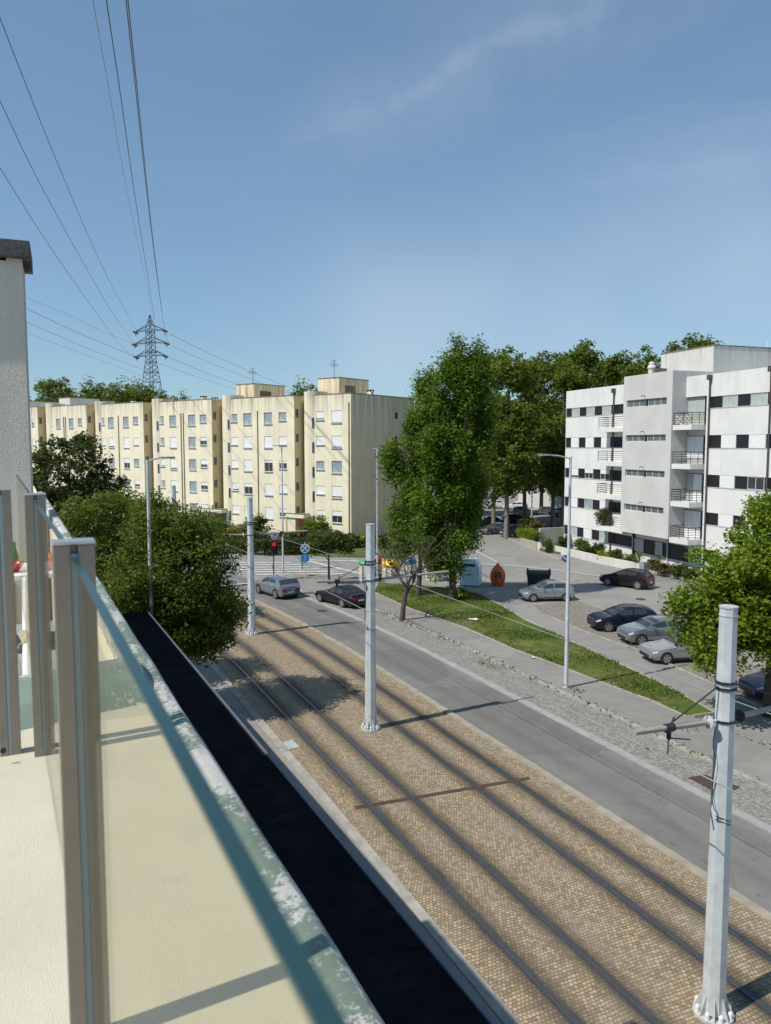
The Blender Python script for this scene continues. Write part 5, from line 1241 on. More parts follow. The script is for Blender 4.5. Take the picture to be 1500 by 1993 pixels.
recycling_bin(733, 69.5, 'lidr', 'cream recycling bin with a red lid, just right of the middle mast', .45, .75, .9)
recycling_bin(760, 68.3, 'lidy', 'cream recycling bin with a yellow lid', .80, .55, .85)
recycling_bin(799, 69.0, 'lidb', 'cream recycling bin with a blue lid, behind the bare tree', .55, .5, 1.0)
recycling_bin(846, 66.5, 'dumpster', 'cream recycling bin with a dark lid, between the two poplar trunks', .80, .45, .95)
# ------------------------------------------------------------------ pylon and power lines
DP = 250.
zP = lambda y: PD(298, y, DP).z
pb = PD(298, 868, DP); base = Vector((pb.x, pb.y, 0)); t = thing('pylon', 'steel lattice power pylon rising behind the trees on the left', 'pylon', base)
tr_ = R(18); ax = cam_dir(math.cos(tr_), -math.sin(tr_)); ay = Z3.cross(ax)
hw = lambda z: float(np.interp(z, [0, zP(745), zP(700), zP(640), zP(617)], [4.2, 2.0, 1.15, .95, .08]))
mb = MB(); zl = [0, 6, 12, 17, 22] + [zP(745) + (zP(640) - zP(745)) * i / 11 for i in range(12)] + [zP(628), zP(617)]
cor = lambda z, i: base + ax * hw(z) * (1, 1, -1, -1)[i] + ay * hw(z) * (1, -1, -1, 1)[i] + Z3 * z
for j in range(len(zl) - 1):
    for i in range(4):
        mb.tube([cor(zl[j], i), cor(zl[j + 1], i)], .11, 4); k = (i + 1) % 4
        mb.tube([cor(zl[j], i), cor(zl[j + 1], k)], .055, 4); mb.tube([cor(zl[j], k), cor(zl[j + 1], i)], .055, 4)
        if j % 2: mb.tube([cor(zl[j], i), cor(zl[j], k)], .08, 4)
mb.build('lattice_tower', 'lattice', t, world=True)
tips = {}
for ya, hwp in ((647, 31), (671, 34), (695, 31)):
    for sg in (-1, 1):
        z = zP(ya); L_ = hwp * DP / F / .95; tip = base + ax * sg * L_ + Z3 * z; mb = MB()
        for i in ((0, 1) if sg > 0 else (2, 3)):
            mb.tube([cor(z + .2, i), tip], .10, 4); mb.tube([cor(z + 1.9, i), tip + Z3 * .1], .10, 4)
            for f_ in (.33, .66): mb.tube([cor(z + .2, i).lerp(tip, f_), cor(z + 1.9, i).lerp(tip, f_)], .06, 4)
        o = mb.build('crossarm', 'lattice', t, world=True); mb = MB()
        mb.tube([tip + ax * (-1.0), tip + Z3 * -.25, tip + ax * .9 + Z3 * -.55], [.3, .42, .3], 6); mb.tube([tip, tip + Z3 * -1.3], [.25, .12], 6); mb.build('insulator', 'insul', o, world=True); tips[(ya, sg)] = tip
def interp_wire(pts, n=48):
    P = [Vector((a, b, math.log(c))) for a, b, c in pts]; out = []
    for i in range(len(P) - 1):
        p0 = P[i - 1] if i > 0 else P[i] * 2 - P[i + 1]; p1, p2 = P[i], P[i + 1]; p3 = P[i + 2] if i + 2 < len(P) else P[i + 1] * 2 - P[i]
        for k in range(12):
            s_ = k / 12; q = .5 * ((2 * p1) + (p2 - p0) * s_ + (2 * p0 - 5 * p1 + 4 * p2 - p3) * s_ ** 2 + (3 * p1 - p0 - 3 * p2 + p3) * s_ ** 3); out.append(PD(q.x, q.y, math.exp(q.z)))
    out.append(PD(P[-1].x, P[-1].y, math.exp(P[-1].z))); return out
WR = [
    ([(297, 617, 250), (293, 596, 215), (267, 470, 120), (238, 325, 80), (210, 163, 58), (181, 0, 46), (160, -150, 40)], .012, 'faintest thin earth wire running up from the pylon peak'),
    ([(299, 619, 250), (297, 600, 220), (260, 365, 90), (235, 188, 62), (207, 0, 46), (190, -120, 40)], .030, 'thick dark cable rising to the top left of the twin cables'),
    ([(328, 648, 250), (320, 640, 230), (300, 495, 125), (282, 343, 82), (264, 175, 60), (245, 0, 46), (235, -120, 40)], .028, 'left strand of the close twin power cables'),
    ([(331, 672, 250), (320, 640, 215), (301, 495, 125), (284, 343, 82), (267, 175, 60), (249, 0, 46), (240, -120, 40)], .028, 'right strand of the close twin power cables'),
    ([(267, 646, 250), (262, 637, 235), (230, 580, 165), (181, 480, 110), (97, 282, 66), (0, 36, 44), (-60, -120, 38)], .022, 'uppermost power cable crossing to the left edge'),
    ([(264, 671, 250), (255, 660, 230), (225, 618, 170), (173, 531, 115), (72, 347, 70), (0, 197, 52), (-80, 30, 42)], .022, 'middle power cable crossing to the left edge'),
    ([(267, 695, 250), (250, 686, 225), (231, 668, 190), (188, 610, 140), (97, 480, 88), (0, 327, 60), (-80, 190, 48)], .022, 'lowest power cable crossing to the left edge'),
    ([(266, 671, 250), (196, 644, 225), (120, 607, 200), (55, 581, 180), (-60, 530, 150)], .022, 'highest of the pale lines running left behind the stucco stack'),
    ([(268, 696, 250), (224, 678, 235), (130, 638, 205), (57, 603, 180), (-60, 545, 150)], .034, 'second pale line running left behind the stucco stack'),
    ([(285, 722, 250), (180, 682, 220), (57, 629, 180), (-60, 575, 150)], .028, 'third pale line running left behind the stucco stack'),
    ([(285, 735, 250), (170, 692, 220), (57, 650, 180), (-60, 605, 150)], .020, 'lowest pale line running left behind the stucco stack'),
    ([(330, 650, 250), (420, 694, 300), (540, 745, 360), (640, 785, 420)], .040, 'upper line running right behind the cream roofs'),
    ([(333, 673, 250), (420, 711, 300), (540, 757, 360), (640, 792, 420)], .034, 'middle line running right behind the cream roofs'),
    ([(330, 696, 250), (420, 733, 300), (540, 770, 360), (640, 800, 420)], .040, 'lower line running right behind the cream roofs'),
    ([(311, 708, 250), (420, 746, 300), (540, 782, 360)], .030, 'lowest line running right behind the cream roofs'),
    ([(298, 620, 250), (360, 645, 285), (470, 690, 330), (560, 722, 380)], .016, 'faint earth wire running right from the pylon peak'),
]
for pts, r_, lab in WR:
    mb = MB(); mb.tube(interp_wire(pts), r_ * 1.35, 5); solo(mb, 'power_line', 'wire', lab, 'power line', 'power lines from the pylon')
# ------------------------------------------------------------------ trees
P0 = lambda px, D, z=0.: Vector((PD(px, 868, D).x, PD(px, 868, D).y, z))
# cherry-like street tree on the left, whose shadow falls on the cobbles
p = Vector((5.5, 33.3, .12))
tree('street_tree', 'leafy street tree with reddish tints behind the left lamp post, shading the tracks', p, 3.4, .15, [(0, 0, 6.2, 2.7, 2.3), (.6, .2, 4.5, 2.7, 1.4), (-1.3, -.3, 5.6, 2.3, 2.0), (.8, .6, 7.6, 1.6, 1.5), (1.0, -.4, 4.2, 1.7, 1.0), (-.6, 0, 8.2, 1.5, 1.2), (-.3, -.3, 3.6, 2.3, .9), (.9, -.2, 3.3, 1.7, .7), (-1.6, .2, 3.9, 1.8, 1.2), (0, -.3, 2.9, 1.5, .6), (.9, -.4, 2.9, 1.2, .5)], 62000, .18, 'leaf_cherry', seed=21, clump=.62, shell=.45, limbs=18, aspect=.42, drop=.5)
p = Vector((2.3, 38.6, .12))
tree('street_tree', 'broad leafy street tree left of the lamp post, above the railing posts', p, 3.2, .17, [(0, 0, 6.4, 3.0, 2.6), (.5, 0, 8.3, 2.0, 1.6), (-2.2, 0, 5.4, 2.4, 2.0), (1.6, .5, 5.2, 2.0, 1.8), (0, -1, 4.0, 2.6, 1.3)], 24000, .21, 'leaf_cherry', seed=22, clump=.7, shell=.45, limbs=16, aspect=.42, drop=.5)
p = P0(272, 50, .1)
tree('street_tree', 'leafy street tree just behind the lamp post, hiding the far tram mast', p, 3.0, .15, [(0, 0, 6.0, 3.0, 2.6), (1.5, .6, 5.0, 2.3, 1.8), (-1.5, 0, 7.0, 2.0, 1.6)], 13000, .23, 'leaf_cherry', seed=28, clump=.7, shell=.45, limbs=12, aspect=.45, drop=.4)
p = P0(128, 52, .1)
tree('dark_tree', 'dark broad-leaved tree in front of the cream blocks beside the stucco stack', p, 5.0, .2, [(0, 0, 9.3, 3.1, 2.8), (-1.8, 0, 7.4, 2.6, 2.2), (2.2, 0, 8.2, 1.9, 1.7), (.9, 0, 11.3, 1.5, 1.0), (0, 0, 6.0, 2.8, 2.0)], 15000, .27, 'leaf_dark', seed=23, clump=.75, shell=.5, limbs=16, aspect=.6)
# poplars in the middle
def poplar_blobs(h, r, seed, skirt=1.0):
    rs = random.Random(seed); out = []
    for k in range(15):
        f_ = k / 14; z = 2.6 + (h - 2.9) * f_; rr = r * (.62 + .5 * math.sin(math.pi * min(1, f_ * 1.35 + .12))) * (1 - .80 * max(0, f_ - .55) / .45)
        for j in range(3 if f_ < .75 else 2):
            a = rs.uniform(0, 6.3); out.append((rr * .42 * math.cos(a), rr * .42 * math.sin(a), z + rs.uniform(-.4, .4), rr * .62, 1.25))
    return out
rs_ = random.Random(77)
def mass(rows, seed):
    rs = random.Random(seed); out = []
    for (z, x0, x1) in rows:
        n = max(1, int(round((x1 - x0) / 1.5))); 
        for i in range(n):
            xx = x0 + (x1 - x0) * (i + .5) / n; hw = (x1 - x0) / 2
            out.append((*(RGT * (xx + rs.uniform(-.2, .2))).xy, z + rs.uniform(-.5, .5), max(.65, hw / max(1, n) * 1.25), 1.25))
            out[-1] = (out[-1][0] + FWD.x * rs.uniform(-1, 1) * hw * .5, out[-1][1] + FWD.y * rs.uniform(-1, 1) * hw * .5, *out[-1][2:])
    return out
p = G(880, 1168, .12)
A = mass([(3.0, -1.6, 1.0), (4.4, -2.9, 2.2), (6.0, -3.1, 2.8), (7.6, -3.0, 3.0), (9.2, -2.9, 2.9), (10.8, -2.7, 3.0), (12.4, -2.6, 2.9), (13.8, -2.3, 2.8), (15.0, -1.7, 2.5), (16.2, -1.2, 2.3)], 3) + [(*(RGT * -.1).xy, 17.4, .75, 1.2), (*(RGT * .25).xy, 18.4, .5, .9), (*(RGT * 1.7).xy, 17.3, .7, 1.2), (*(RGT * 1.95).xy, 18.3, .42, .8)]
tree('poplar', 'tall poplar with a thick trunk standing on the grass verge', p, 4.2, .27, A, 60000, .23, 'leaf_pop', seed=31, clump=.62, squash=1.25, shell=.25, limbs=30, up=.6, jit=.24)
p = G(814, 1158, .12)
A = mass([(3.4, -1.5, 1.8), (4.8, -1.9, 2.2), (6.2, -1.5, 2.6), (7.8, -1.4, 2.6), (9.2, -1.9, 2.6), (10.6, -2.1, 2.4), (12.0, -1.5, 2.4), (13.4, -.7, 2.2), (14.6, -.1, 1.9), (15.7, .1, 1.5)], 8) + [(*(RGT * .7).xy, 16.3, .5, .8)]
tree('poplar', 'tall poplar with a thinner trunk, left of the thick-trunked one', p, 3.4, .2, A, 44000, .23, 'leaf_pop', seed=32, clump=.6, squash=1.25, shell=.25, limbs=26, lean=(.2, 0), up=.6, jit=.24)
bush('suckers', 'bright leafy suckers at the foot of the thick poplar trunk', G(893, 1166, .12), .75, .8, 700, .22, 'leaf_lush', 41, cat='plant')
# bare small tree
p = G(783, 1207, .115); t = thing('bare_tree', 'small nearly bare tree with a leaning dark trunk by the footpath', 'tree', p); rs = random.Random(5)
mb = MB(); mb.tube([(-.02, 0, -.1), (.05, 0, .8), (.24, 0, 1.9), (.42, 0, 2.6)], [.2, .16, .14, .12], 9)
tipsb = []
def branch(mb, a, d, ln, r_, lv):
    pts = [a]; q = a.copy(); dd = d.copy()
    for k in range(4): dd = (dd + Vector((rs.gauss(0, .12), rs.gauss(0, .12), rs.gauss(.06, .08)))).normalized(); q = q + dd * ln / 4; pts.append(q.copy())
    mb.tube(pts, [r_, r_ * .8, r_ * .62, r_ * .45, r_ * .28], 5); tipsb.append(pts[-1])
    if lv:
        for k in range(4 if lv > 1 else 3):
            b_ = pts[rs.randrange(1, 5)]; nd = (dd + Vector((rs.gauss(0, .5), rs.gauss(0, .5), rs.gauss(.1, .3)))).normalized(); branch(mb, b_, nd, ln * rs.uniform(.45, .75), r_ * .5, lv - 1)
for k in range(8):
    a = k * .8 + .3; branch(mb, Vector((.28 + .14 * (k % 2), 0, 1.7 + .12 * k)), Vector((math.cos(a) * .75, math.sin(a) * .75, .85)).normalized(), rs.uniform(2.2, 3.6), .07, 2)
mb.build('trunk', 'bark', t)
me = leaf_mesh('crown', np.array([tuple(q + Vector((rs.gauss(0, .12), rs.gauss(0, .12), rs.gauss(-.05, .1)))) for q in tipsb for _ in range(5)]), .13, 4, .3, .5, 'leaf_bush'); c = bpy.data.objects.new('crown', me); COL.objects.link(c); c.parent = t
# small round street tree by the crossing
p = G(641, 1141, .1); p = G(640, 1136, .1)
tree('small_tree', 'small umbrella-shaped street tree with a forked trunk behind the black saloon', p, 1.9, .11, [(-.9, 0, 3.5, 1.25, .62), (.9, 0, 3.4, 1.4, .6), (0, .3, 3.75, 1.5, .6), (-1.3, 0, 3.2, .8, .4), (1.6, 0, 3.0, .7, .4)], 5500, .22, 'leaf_bush', seed=44, clump=.45, limbs=8)
# big bright tree on the right
p = G(1496, 1392, 0)
tree('maple_tree', 'bright green tree over the parked cars at the right edge', p, 3.0, .26, [(0, 0, 5.6, 3.6, 2.3), (-2.2, .4, 4.6, 2.4, 1.7), (-1.4, -.6, 6.6, 1.9, 1.4), (.5, 0, 7.8, 2.0, 1.5), (2.2, 0, 5.6, 2.6, 2.1), (-2.9, .3, 3.5, 1.6, 1.0), (-.6, -1.6, 3.6, 2.0, .9), (-3.4, .9, 5.0, 1.2, .9), (-.2, 0, 8.9, .9, .7)], 56000, .175, 'leaf_lush', seed=51, clump=.62, squash=.8, shell=.5, limbs=24, aspect=.75)
# plane trees in the middle distance: one prototype of each of two kinds, copied
def plane_tree(seed, lab, loc, n=12000, h=23., bole=8.):
    rs = random.Random(seed); bl = []
    for k in range(13):
        f_ = rs.random(); a = rs.uniform(0, 6.3); r_ = 3.6 * math.sin(math.pi * (.18 + .75 * f_)); bl.append((r_ * math.cos(a) * .8, r_ * math.sin(a) * .8, bole * .55 + (h - bole * .55 - 1.5) * f_, rs.uniform(1.7, 2.6), rs.uniform(1.6, 2.3)))
    bl += [(0, 0, h - 2, 2.0, 2.0), (0, 0, h * .6, 3.6, 4.2), (2.2, 0, h * .42, 2.6, 2.4), (-2.2, .8, h * .36, 2.6, 2.4), (2.6, .5, h * .31, 2.2, 1.6), (-1.2, -1.8, h * .30, 2.2, 1.6), (0, -2.4, h * .45, 2.6, 2.6), (.5, 2.4, h * .5, 2.8, 3)]
    return tree('plane_tree', lab, loc, bole, .30, bl, n, .40, 'leaf_plane', bark='bark_pale', seed=seed, clump=.95, shell=.4, limbs=22, group='plane trees behind the parking street', aspect=.75)
pA = plane_tree(61, 'plane tree with a pale trunk standing at the kerb of the parking street', G(985, 1048), 24000, 23.5, 10.5)
pB = plane_tree(62, 'tall plane tree directly left of the pale-trunked one', P0(935, 112), 20000, 24.5, 9.)
pC = plane_tree(63, 'plane tree behind the grey station wagon in the car park', P0(1022, 118), 20000, 24.5, 9.)
pts = [(962, 107, 'plane tree filling the gap between the poplars and the pale-trunked plane', pC, 2.2, 1.0), (1098, 103, 'leafy plane tree right against the corner of the white building', pB, 3.6, .93), (1078, 108, 'plane tree with its crown touching the far corner of the white building', pA, 1.0, 1.03), (1130, 112, 'tallest plane tree, rising above the far end of the white building', pB, 2.1, 1.09), (1190, 118, 'plane tree above the flat roof left of the grey stair bay', pC, .7, 1.04),
       (1252, 112, 'plane tree standing over the roof chimney of the white building', pA, 2.9, 1.09), (1310, 116, 'plane tree left of the concrete roof hut', pB, 4.2, 1.10), (1352, 128, 'plane tree half hidden by the concrete roof hut', pC, 5.0, 1.2), (1055, 132, 'dark plane tree deep in the car park', pB, .4, 1.12), (900, 128, 'plane tree behind the tip of the poplars', pC, 3.3, 1.08), (1165, 135, 'distant plane tree between two taller ones', pA, 1.7, 1.1)]
for px, D, lab, src, rz, s_ in pts:
    d = dup(src, P0(px, D), rz, lab); d.scale = (s_, s_, s_)
# wood behind the cream blocks (each crown a tree)
far = [(95, 175, 741, 'leftmost far tree beside the stucco stack'), (133, 180, 738, 'far tree behind the white roof hut'), (190, 185, 734, 'tall rounded far tree right of the white roof hut'), (222, 178, 737, 'far tree at the middle of the distant row'), (255, 190, 742, 'far tree just left of the pylon'), (285, 200, 739, 'far tree wrapped around the foot of the pylon'), (318, 205, 752, 'low far tree right of the pylon'), (350, 210, 763, 'lowest far tree at the right end of the distant row'), (112, 205, 746, 'rear far tree seen between two nearer ones'), (590, 150, 737, 'single tree crown rising between the two roof boxes')]
fsrc = None
for i, (px, D, yt, lab) in enumerate(far):
    h = PD(px, yt, D).z
    if i in (0, 2): fsrc = tree('far_tree', lab, P0(px, D), 10, .4, [(0, 0, 19, 5.2, 6), (3, 0, 16, 4, 4.5), (-3, 1, 17, 4, 5), (0, 2, 23.5, 3.2, 3.2), (1.5, -2, 13, 4, 4)], 8000, .62, 'leaf_plane', seed=70 + i, clump=1.5, limbs=8, group='trees beyond the cream blocks'); o = fsrc
    else: o = dup(fsrc, P0(px, D), i * 1.3, lab)
    s_ = h / 26.5; o.scale = (s_ * .95, s_ * .95, s_)
# shrubs by the cream blocks
bl = [(400, 95, 1.7, 3.0, 'leaf_hedge', 'dark round shrub at the left by the tram mast'), (430, 93, 1.6, 2.6, 'leaf_bush', 'mid green shrub below the second entrance canopy'), (455, 91, 1.5, 2.2, 'leaf_yellow', 'small yellow-tinged shrub by the second entrance'), (498, 90, 1.9, 3.4, 'leaf_bush', 'round bright bush in front of the cream wall behind the mast'), (619, 88, 2.0, 3.7, 'leaf_lush', 'large bright round bush beside the first entrance'), (652, 86, 1.4, 2.0, 'leaf_bush', 'low reddish-green bush under the bottom corner window'), (709, 87.5, 1.05, 1.5, 'leaf_yellow', 'bright yellow bush against the gable wall'), (695, 87.5, .9, 1.2, 'leaf_hedge', 'dark low bush at the foot of the gable wall'), (745, 86, 1.0, 1.4, 'leaf_dark', 'dark low shrub by the gable near the bare tree')]
for i, (px, D, r_, h, lm, lab) in enumerate(bl): bush('shrub', lab, P0(px, D, .1), r_, h, int(700 * r_ * h), .24, lm, 80 + i, group='shrubs around the cream blocks')
he = [((392, 87, 1.6), (560, 86, 1.6), 'long upper clipped hedge in front of the cream blocks'), ((395, 82.5, 1.25), (520, 82, 1.25), 'low front hedge left of the traffic light'), ((508, 81.5, 1.5), (640, 82.5, 1.5), 'rounded front hedge behind the two traffic lights'), ((620, 85, 1.5), (685, 86.5, 1.5), 'dark clipped hedge below the corner of the gable'), ((560, 85, 1.7), (632, 85.5, 1.7), 'hedge behind the stop sign')]
for i, ((a, da, ha), (b_, db, hb), lab) in enumerate(he): hedge('hedge', lab, P0(a, da, .1), P0(b_, db, .1), 1.5, ha, 4200, .22, 'leaf_hedge', 90 + i, 'hedges around the cream blocks')
# white building planting
hedge('hedge', 'bright clipped hedge on the broken stone wall by the spiky plant', Vector((*G(1012, 1056).xy, .8)), Vector((*G(1047, 1064).xy, .8)), 1.2, .9, 2600, .16, 'leaf_lush', 98)
pb_ = [(1064, 1071, .8, 1.3, 'leaf_palm', 'pale green bush at the far end of the stone wall'), (1098, 1071, .9, 1.6, 'leaf_dark', 'dark bush behind the garden wall, beside the tall lamp post'), (1132, 1078, 1.1, 1.7, 'leaf_palm', 'spiky pale bush behind the garden wall'), (1155, 1083, .9, 1.2, 'leaf_dark', 'low dark bush in the middle of the planting bed'), (1175, 1084, 1.0, 1.7, 'leaf_dark', 'tall dark round bush in the planting bed'), (1179, 1092, .9, 1.0, 'leaf_yellow', 'yellow-green bush at the wall of the planting bed'), (1203, 1093, .9, 1.2, 'leaf_bush', 'feathery green bush right of the yellow-green one'), (1225, 1098, .9, 1.0, 'leaf_palm', 'low pale bush near the end of the stone wall'), (1290, 1116, 1.0, .9, 'leaf_brown', 'brownish low bush beside the palm sapling'), (1318, 1121, 1.1, 1.0, 'leaf_bush', 'low green bush near the bright tree'), (1345, 1126, 1.0, .9, 'leaf_bush', 'last low bush before the bright tree'), (1270, 1108, .9, .9, 'leaf_bush', 'low bush between the two small palms')]
for i, (px, py, r_, h, lm, lab) in enumerate(pb_): bush('shrub', lab, G(px, py, .25), r_, h, int(750 * r_ * h) + 200, .2, lm, 110 + i, group='planting along the white building')
def spiky(name, lab, loc, h, n, ln, tr=.07, cat='plant', lm='leaf_palm', group=None):
    t = thing(name, lab, cat, loc, 0, group); mb = MB(); rs = random.Random(int(loc.x * 10)); mb.tube([(0, 0, -.1), (0, 0, h)], [tr * 1.2, tr], 7); mb.build('trunk', 'bark', t)
    mb = MB()
    for k in range(n):
        a = rs.uniform(0, 6.3); e = rs.uniform(-.35, 1.35); d = Vector((math.cos(a) * math.cos(e), math.sin(a) * math.cos(e), math.sin(e))); sd = d.cross(Z3)
        sd = sd.normalized() * .045 * ln if sd.length > .01 else Vector((.05, 0, 0)); o_ = Vector((0, 0, h)); md = o_ + d * ln * .55; e_ = o_ + d * ln - Z3 * .16 * ln
        mb.add([o_ - sd * .4, md - sd, e_, md + sd, o_ + sd * .4], [(0, 1, 2, 3, 4)])
    mb.build('crown', lm, t, recalc=False); return t
spiky('spiky_plant', 'large spiky yucca-like plant by the far car park', G(1056, 1056, .0) + Vector((0, 3, 0)), 1.7, 130, 1.9, .12)
spiky('palm_sapling', 'small palm with an upright tuft in the planting bed', G(1243, 1107, .25), 1.1, 60, .85, group='small palms in the planting bed')
spiky('palm_sapling', 'thin small palm near the bright tree', G(1284, 1118, .25), 1.3, 40, .7, .05, group='small palms in the planting bed')
bush('shrub', 'dark reddish shrub behind the concrete garden wall', G(1082, 1062, 0) + Vector((0, 4, 0)), 1.3, 2.6, 1800, .24, 'leaf_brown', 131)
# plants on the first-floor balcony
zf = zrow[3][1] - 1.35; pB_ = PW.P(PW.u(1188), zf + .005, .75); bush('balcony_plant', 'reddish-green potted plant overflowing the lowest left balcony', pB_, .85, 1.75, 1500, .17, 'leaf_brown', 141, cat='plant'); bush('balcony_plant', 'green potted plant on the lowest left balcony', pB_ + PW.a * -.5, .5, 2.0, 700, .16, 'leaf_bush', 142, cat='plant')
# ------------------------------------------------------------------ cars
SPEC = dict(
 hatch=dict(L=4.0, W=.84, top=[(0, .58), (.08, .70), (.5, .83), (.95, .92), (1.12, .97), (1.55, 1.24), (1.85, 1.40), (2.3, 1.465), (3.1, 1.445), (3.5, 1.36), (3.82, 1.02), (3.95, .86), (4.0, .66)],
   sh=[(0, .55), (.08, .66), (.5, .78), (1.0, .88), (2, .93), (3.4, .98), (3.82, .96), (3.95, .82), (4.0, .62)], wh=(.74, 3.24), r=.30, ws=(1.17, 1.84), sw=[(1.42, 2.30), (2.38, 3.22)], rw=(3.53, 3.81)),
 modern=dict(L=4.2, W=.89, top=[(0, .60), (.08, .76), (.5, .90), (.95, .985), (1.15, 1.03), (1.6, 1.30), (1.95, 1.44), (2.4, 1.50), (3.2, 1.46), (3.75, 1.33), (4.02, 1.06), (4.15, .92), (4.2, .66)],
   sh=[(0, .57), (.08, .72), (.5, .85), (1.0, .94), (2, .99), (3.5, 1.06), (4.02, 1.02), (4.15, .88), (4.2, .62)], wh=(.82, 3.42), r=.335, ws=(1.2, 1.94), sw=[(1.5, 2.42), (2.50, 3.30)], rw=(3.70, 4.02)),
 suv=dict(L=4.45, W=.93, top=[(0, .66), (.08, .86), (.5, .99), (1.0, 1.07), (1.25, 1.12), (1.7, 1.40), (2.05, 1.55), (2.5, 1.62), (3.3, 1.58), (3.9, 1.45), (4.22, 1.16), (4.38, 1.02), (4.45, .74)],
   sh=[(0, .63), (.08, .82), (.5, .94), (1.0, 1.02), (2, 1.07), (3.6, 1.13), (4.22, 1.12), (4.38, .99), (4.45, .70)], wh=(.88, 3.60), r=.37, ws=(1.3, 2.04), sw=[(1.6, 2.55), (2.63, 3.55)], rw=(3.90, 4.22)),
 saloon=dict(L=4.65, W=.89, top=[(0, .58), (.08, .70), (.6, .80), (1.3, .88), (1.5, .93), (2.0, 1.22), (2.3, 1.35), (2.75, 1.40), (3.3, 1.365), (3.6, 1.25), (3.95, 1.02), (4.1, .985), (4.5, .96), (4.6, .88), (4.65, .64)],
   sh=[(0, .55), (.08, .66), (.6, .76), (1.4, .85), (2.4, .90), (3.8, .935), (4.5, .925), (4.6, .85), (4.65, .6)], wh=(.84, 3.52), r=.315, ws=(1.55, 2.28), sw=[(1.86, 2.72), (2.80, 3.50)], rw=(3.42, 3.93)),
 wagon=dict(L=4.55, W=.88, top=[(0, .58), (.08, .72), (.6, .84), (1.2, .93), (1.4, .98), (1.9, 1.28), (2.2, 1.41), (2.7, 1.47), (3.9, 1.45), (4.2, 1.36), (4.45, 1.0), (4.5, .9), (4.55, .66)],
   sh=[(0, .55), (.08, .68), (.6, .79), (1.3, .89), (2.4, .94), (4.1, .98), (4.45, .95), (4.5, .86), (4.55, .62)], wh=(.86, 3.5), r=.315, ws=(1.45, 2.18), sw=[(1.78, 2.6), (2.68, 3.4), (3.48, 4.0)], rw=(4.22, 4.44)),
)
